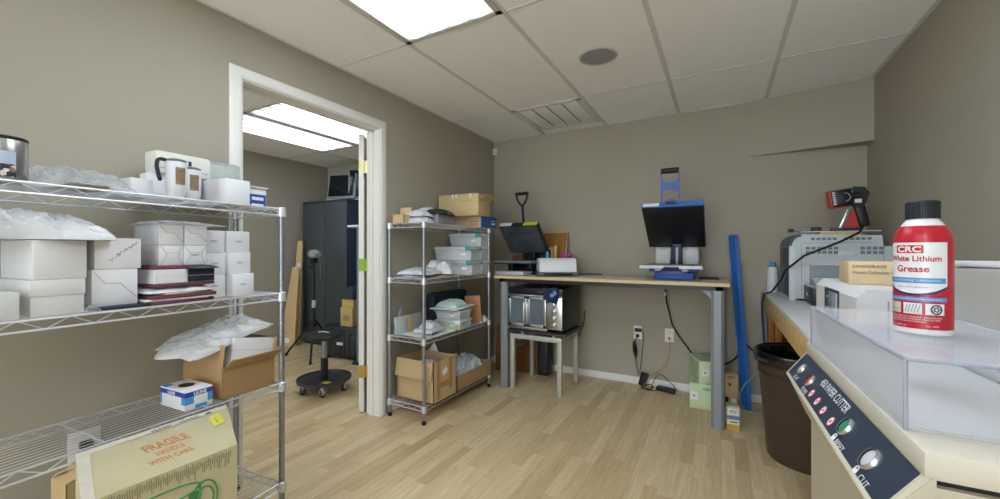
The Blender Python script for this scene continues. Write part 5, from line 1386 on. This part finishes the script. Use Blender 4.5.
text('No. 5037', CW, cn, None, w=.014, h=.0020, wrap=(r+.0008, th0+R(34), .0140))

# ------------------------------------------------------------------ next room
cbn = thing('cabinet', 'tall dark wood-grain cabinet with two doors in the next room', 'cabinet', (-4.265, 3.42, 0))
DW = mat('dark_wood_grain', '#43484c', .5, var=.16, scale=10, stretch=(16, 16, 1))
MB().box(-.405, .405, -.205, .225, .0, 1.77, .003).build('body', mat('navy_side', '#26334d', .45, var=.05), cbn)
MB().box(-.415, .415, -.222, .228, 1.7705, 1.795, .003).build('top', mat('dark_top', '#2f353b', .45), cbn)
for s in (-1, 1):
    d = MB().box(s*.002, s*.402, -.222, -.2055, .06, 1.768, .002).build('door', DW, cbn)
    x = s*.030; h = MB()
    h.box(x-.006, x+.006, -.248, -.240, .83, 1.0, .002); h.cyl((x, -.222, .85), (x, -.242, .85), .005); h.cyl((x, -.222, .98), (x, -.242, .98), .005); h.build('handle', STEEL, d)
mn = thing('monitor', 'grey framed flat monitor standing on the dark cabinet', 'monitor', (-4.16, 3.36, 1.7955), 14)
MB().box(-.16, .16, -.075, .075, 0, .022, .008).build('stand_base', GPLAST, mn)
MB().box(-.05, .05, -.0, .04, .02, .12, .005).build('stand_neck', GPLAST, mn)
b = MB(); b.box(-.205, .205, -.02, .035, .03, .36, .012, M=RX(-10)); b.build('casing', mat('monitor_grey', '#7f868f', .4), mn)
MB().box(-.18, .18, -.0235, -.0195, .06, .335, .002, M=RX(-10)).build('screen', mat('dark_screen', '#12151b', .15), mn)
mn2 = thing('monitor', 'second flat monitor behind the other at the cabinet edge', 'monitor', (-3.92, 3.50, 1.7955), 40)
MB().box(-.10, .10, -.07, .07, 0, .02, .006).build('stand_base', GPLAST, mn2)
MB().box(-.04, .04, .0, .035, .02, .12, .005).build('stand_neck', GPLAST, mn2)
MB().box(-.18, .18, -.02, .03, .03, .42, .012, M=RX(-5)).build('casing', mat('monitor_grey', '#7f868f', .4), mn2)
MB().box(-.16, .16, -.0235, -.0195, .055, .39, .002, M=RX(-5)).build('screen', mat('dark_screen', '#12151b', .15), mn2)
for i, (x, y, w, h, ax, lb) in enumerate(((-4.665, 3.07, .09, 1.30, 2, 'brown cardboard sheet leaning against the side of the dark cabinet'), (-4.64, 2.96, .12, .98, 4, 'shorter brown cardboard sheet leaning in front of the taller one'))):
    t = thing('cardboard_sheet', lb, 'cardboard', (x, y, 0), 0, rot=(R(-ax), 0, R(12)))
    b = MB(); b.prism([(-w, 0), (w, 0), (w, h), (w*.2, h)], -.005, .005, M=FR((0, 0, 0), (1, 0, 0), (0, 0, 1))); b.build('sheet', mat('next_room_card', '#cdb084', .7, var=.05), t)
    if i == 0: MB().box(.02, .075, -.007, -.0045, .95, 1.02).build('paper_label', PAPER, t)
    else: MB().box(-.06, .04, -.007, -.0045, .05, .11).build('paper_label', PAPER, t)
tp_ = thing('tripod', 'black tripod with a furry microphone on top in the next room', 'tripod', (-3.93, 2.82, 0))
MB().cyl((0, 0, .36), (0, 0, 1.04), .013, n=12).build('column', BLACKM, tp_)
MB().cyl((0, 0, .55), (0, 0, .63), .022, n=14).build('collar', GPLAST, tp_)
MB().cyl((0, 0, .34), (0, 0, .42), .028, n=14).build('hub', BLACKP, tp_)
for a, ln in ((200, .34), (318, .30), (80, .28)):
    d = Vector((math.cos(R(a)), math.sin(R(a)), 0)); l = MB(); l.rod(d*.02 + Vector((0, 0, .40)), d*ln + Vector((0, 0, .02)), .011, 8); l.rod(d*ln*.5 + Vector((0, 0, .2)), Vector((0, 0, .30)), .005, 6); q = l.build('leg', BLACKM, tp_)
    MB().ball(tuple(d*ln + Vector((0, 0, .016))), .016).build('foot', RUBBER, q)
mc = MB(); mc.box(-.035, .035, -.03, .03, 1.04, 1.10, .008); mc.box(-.05, -.01, -.02, .02, .98, 1.02, .006); mc.build('head', BLACKP, tp_)
def fur():
    m = MB(); random.seed(4); m.ball((.01, 0, 1.145), .052, 1.25, .9, .8, 18)
    for i in range(260):
        a = random.uniform(0, 2*PI); q = random.uniform(-.95, .95); k = math.sqrt(1-q*q)
        n = Vector((k*math.cos(a)*1.25, k*math.sin(a)*.9, q*.8)); p = Vector((.01, 0, 1.145)) + n*.05
        m.rod(p, p + n*.016 + Vector((random.uniform(-.008, .008), random.uniform(-.008, .008), -.004)), .0022, 3)
    return m
fur().build('wind_muff', mat('grey_fur', '#a3a5a8', .9, var=.2, scale=60), tp_)
cc = thing('equipment_case', 'black ribbed equipment case on the floor in front of the dark cabinet', 'case', (-3.62, 3.02, 0), 8)
b = MB(); b.box(-.23, .23, -.13, .13, .03, .25, .02); b.box(-.23, .23, -.13, .13, .256, .36, .02); b.build('body', mat('case_black', '#24272b', .5, var=.08), cc)
b = MB()
for i in range(7): b.box(-.20+i*.066-.008, -.20+i*.066+.008, -.137, -.12, .05, .34, .004)
b.box(-.235, .235, -.135, .135, .235, .270, .006)
b.build('rib', mat('case_rib', '#33373c', .5), cc)
for x in (-.12, .12): MB().box(x-.025, x+.025, -.148, -.13, .22, .29, .004).build('latch', DARKGREY, cc)
MB().box(-.03, .05, -.1385, -.136, .16, .19).build('badge', WHITEINK, cc)
MB().tube([(-.07, -.132, .315), (-.065, -.162, .305), (.065, -.162, .305), (.07, -.132, .315)], .010, 8).build('handle', DARKGREY, cc)
for x in (-.18, .18):
    for y in (-.1, .1): MB().cyl((x-.012, y, .016), (x+.012, y, .016), .016, n=12).build('wheel', RUBBER, cc)
t = carton('carton', 'tan carton standing on the black equipment case in the next room', 'box', (-3.545, 3.01, .3605), 5, .17, .16, .20, mat('next_room_tan', '#bfa66f', .7), 't')
MB().box(-.05, .05, -.0815, -.08, .06, .12).build('print', KRAFT, t)
t = carton('carton', 'smaller yellow tan carton on top of the tan carton in the next room', 'box', (-3.545, 3.01, .561), 12, .15, .14, .09, mat('next_room_yellow', '#c9b06c', .7), 't')
t = thing('duffel_bag', 'dark crumpled bag lying on the yellow tan carton in the next room', 'bag', (-3.535, 3.01, .6515), 0)
MB().pillow(.17, .17, .14, 120, 24, 24, .4, 8).build('bag', mat('dark_slate_cloth', '#2f3642', .7, var=.1), t)
sl = thing('rolling_stool', 'black round rolling stool with a tool tray base in the next room', 'stool', (-2.915, 2.19, 0), 10)
b = MB(); b.lathe([(0, .448), (.15, .448), (.168, .458), (.172, .472), (.165, .486), (.14, .492), (0, .494)], 44); b.build('seat', BLACKP, sl)
b = MB(); b.prism([(-.06, 0), (-.02, .02), (.03, .012), (.06, -.012), (.0, .002), (-.05, -.018)], .4935, .4948); b.build('seat_print', WHITEINK, sl)
MB().cyl((0, 0, .25), (0, 0, .448), .022, n=18).build('upper_column', mat('column_steel', '#8e9197', .3, .6), sl)
MB().cyl((0, 0, .10), (0, 0, .28), .029, n=18).build('lower_column', BLACKP, sl)
b = MB(); b.lathe([(0, .085), (.195, .085), (.212, .095), (.215, .118), (.208, .120), (.203, .103), (0, .098)], 48); b.build('tray', DARKGREY, sl)
b = MB(); b.box(.06, .12, -.10, -.05, .098, .103, .001); b.build('yellow_sticker', mat('sticker_yellow', '#cfc04f', .6), sl)
for i in range(5):
    a = R(i*72+20); x, y = .165*math.cos(a), .165*math.sin(a)
    c = MB(); c.box(x-.012, x+.012, y-.012, y+.012, .05, .086, .003); c.box(x-.017, x-.012, y-.02, y+.02, .02, .06, .002); c.box(x+.012, x+.017, y-.02, y+.02, .02, .06, .002); k = c.build('caster', STEEL, sl)
    MB().cyl((x-.011, y, .026), (x+.011, y, .026), .026, n=18).build('wheel', DARKGREY, k)
rk = thing('display_stand', 'slim blue grey post with a white top plate beside the dark cabinet', 'stand', (-3.31, 2.90, 0))
MB().cyl((0, 0, .012), (0, 0, 1.42), .022, n=16).build('post', mat('blue_grey_post', '#6d7f99', .4), rk)
MB().lathe([(0, 0), (.07, 0), (.07, .01), (.03, .016), (0, .016)], 30).build('base', NAVY, rk)
MB().box(-.11, .05, -.06, .06, 1.42, 1.445, .006).build('top_plate', WPLAST, rk)

# ------------------------------------------------------------------ added world fill through the open side behind the viewpoint, and exposure
w = bpy.data.worlds.new('fill_world'); SC.world = w; w.use_nodes = True
bg_ = w.node_tree.nodes['Background']; bg_.inputs['Color'].default_value = (.86, .94, 1, 1); bg_.inputs['Strength'].default_value = 2.5
SC.view_settings.view_transform = 'Standard'; SC.view_settings.look = 'None'
SC.view_settings.gamma = 1; SC.view_settings.use_curve_mapping = False
SC.view_settings.exposure = 1.13
SC.cycles.max_bounces = 10; SC.cycles.diffuse_bounces = 6; SC.cycles.transparent_max_bounces = 24
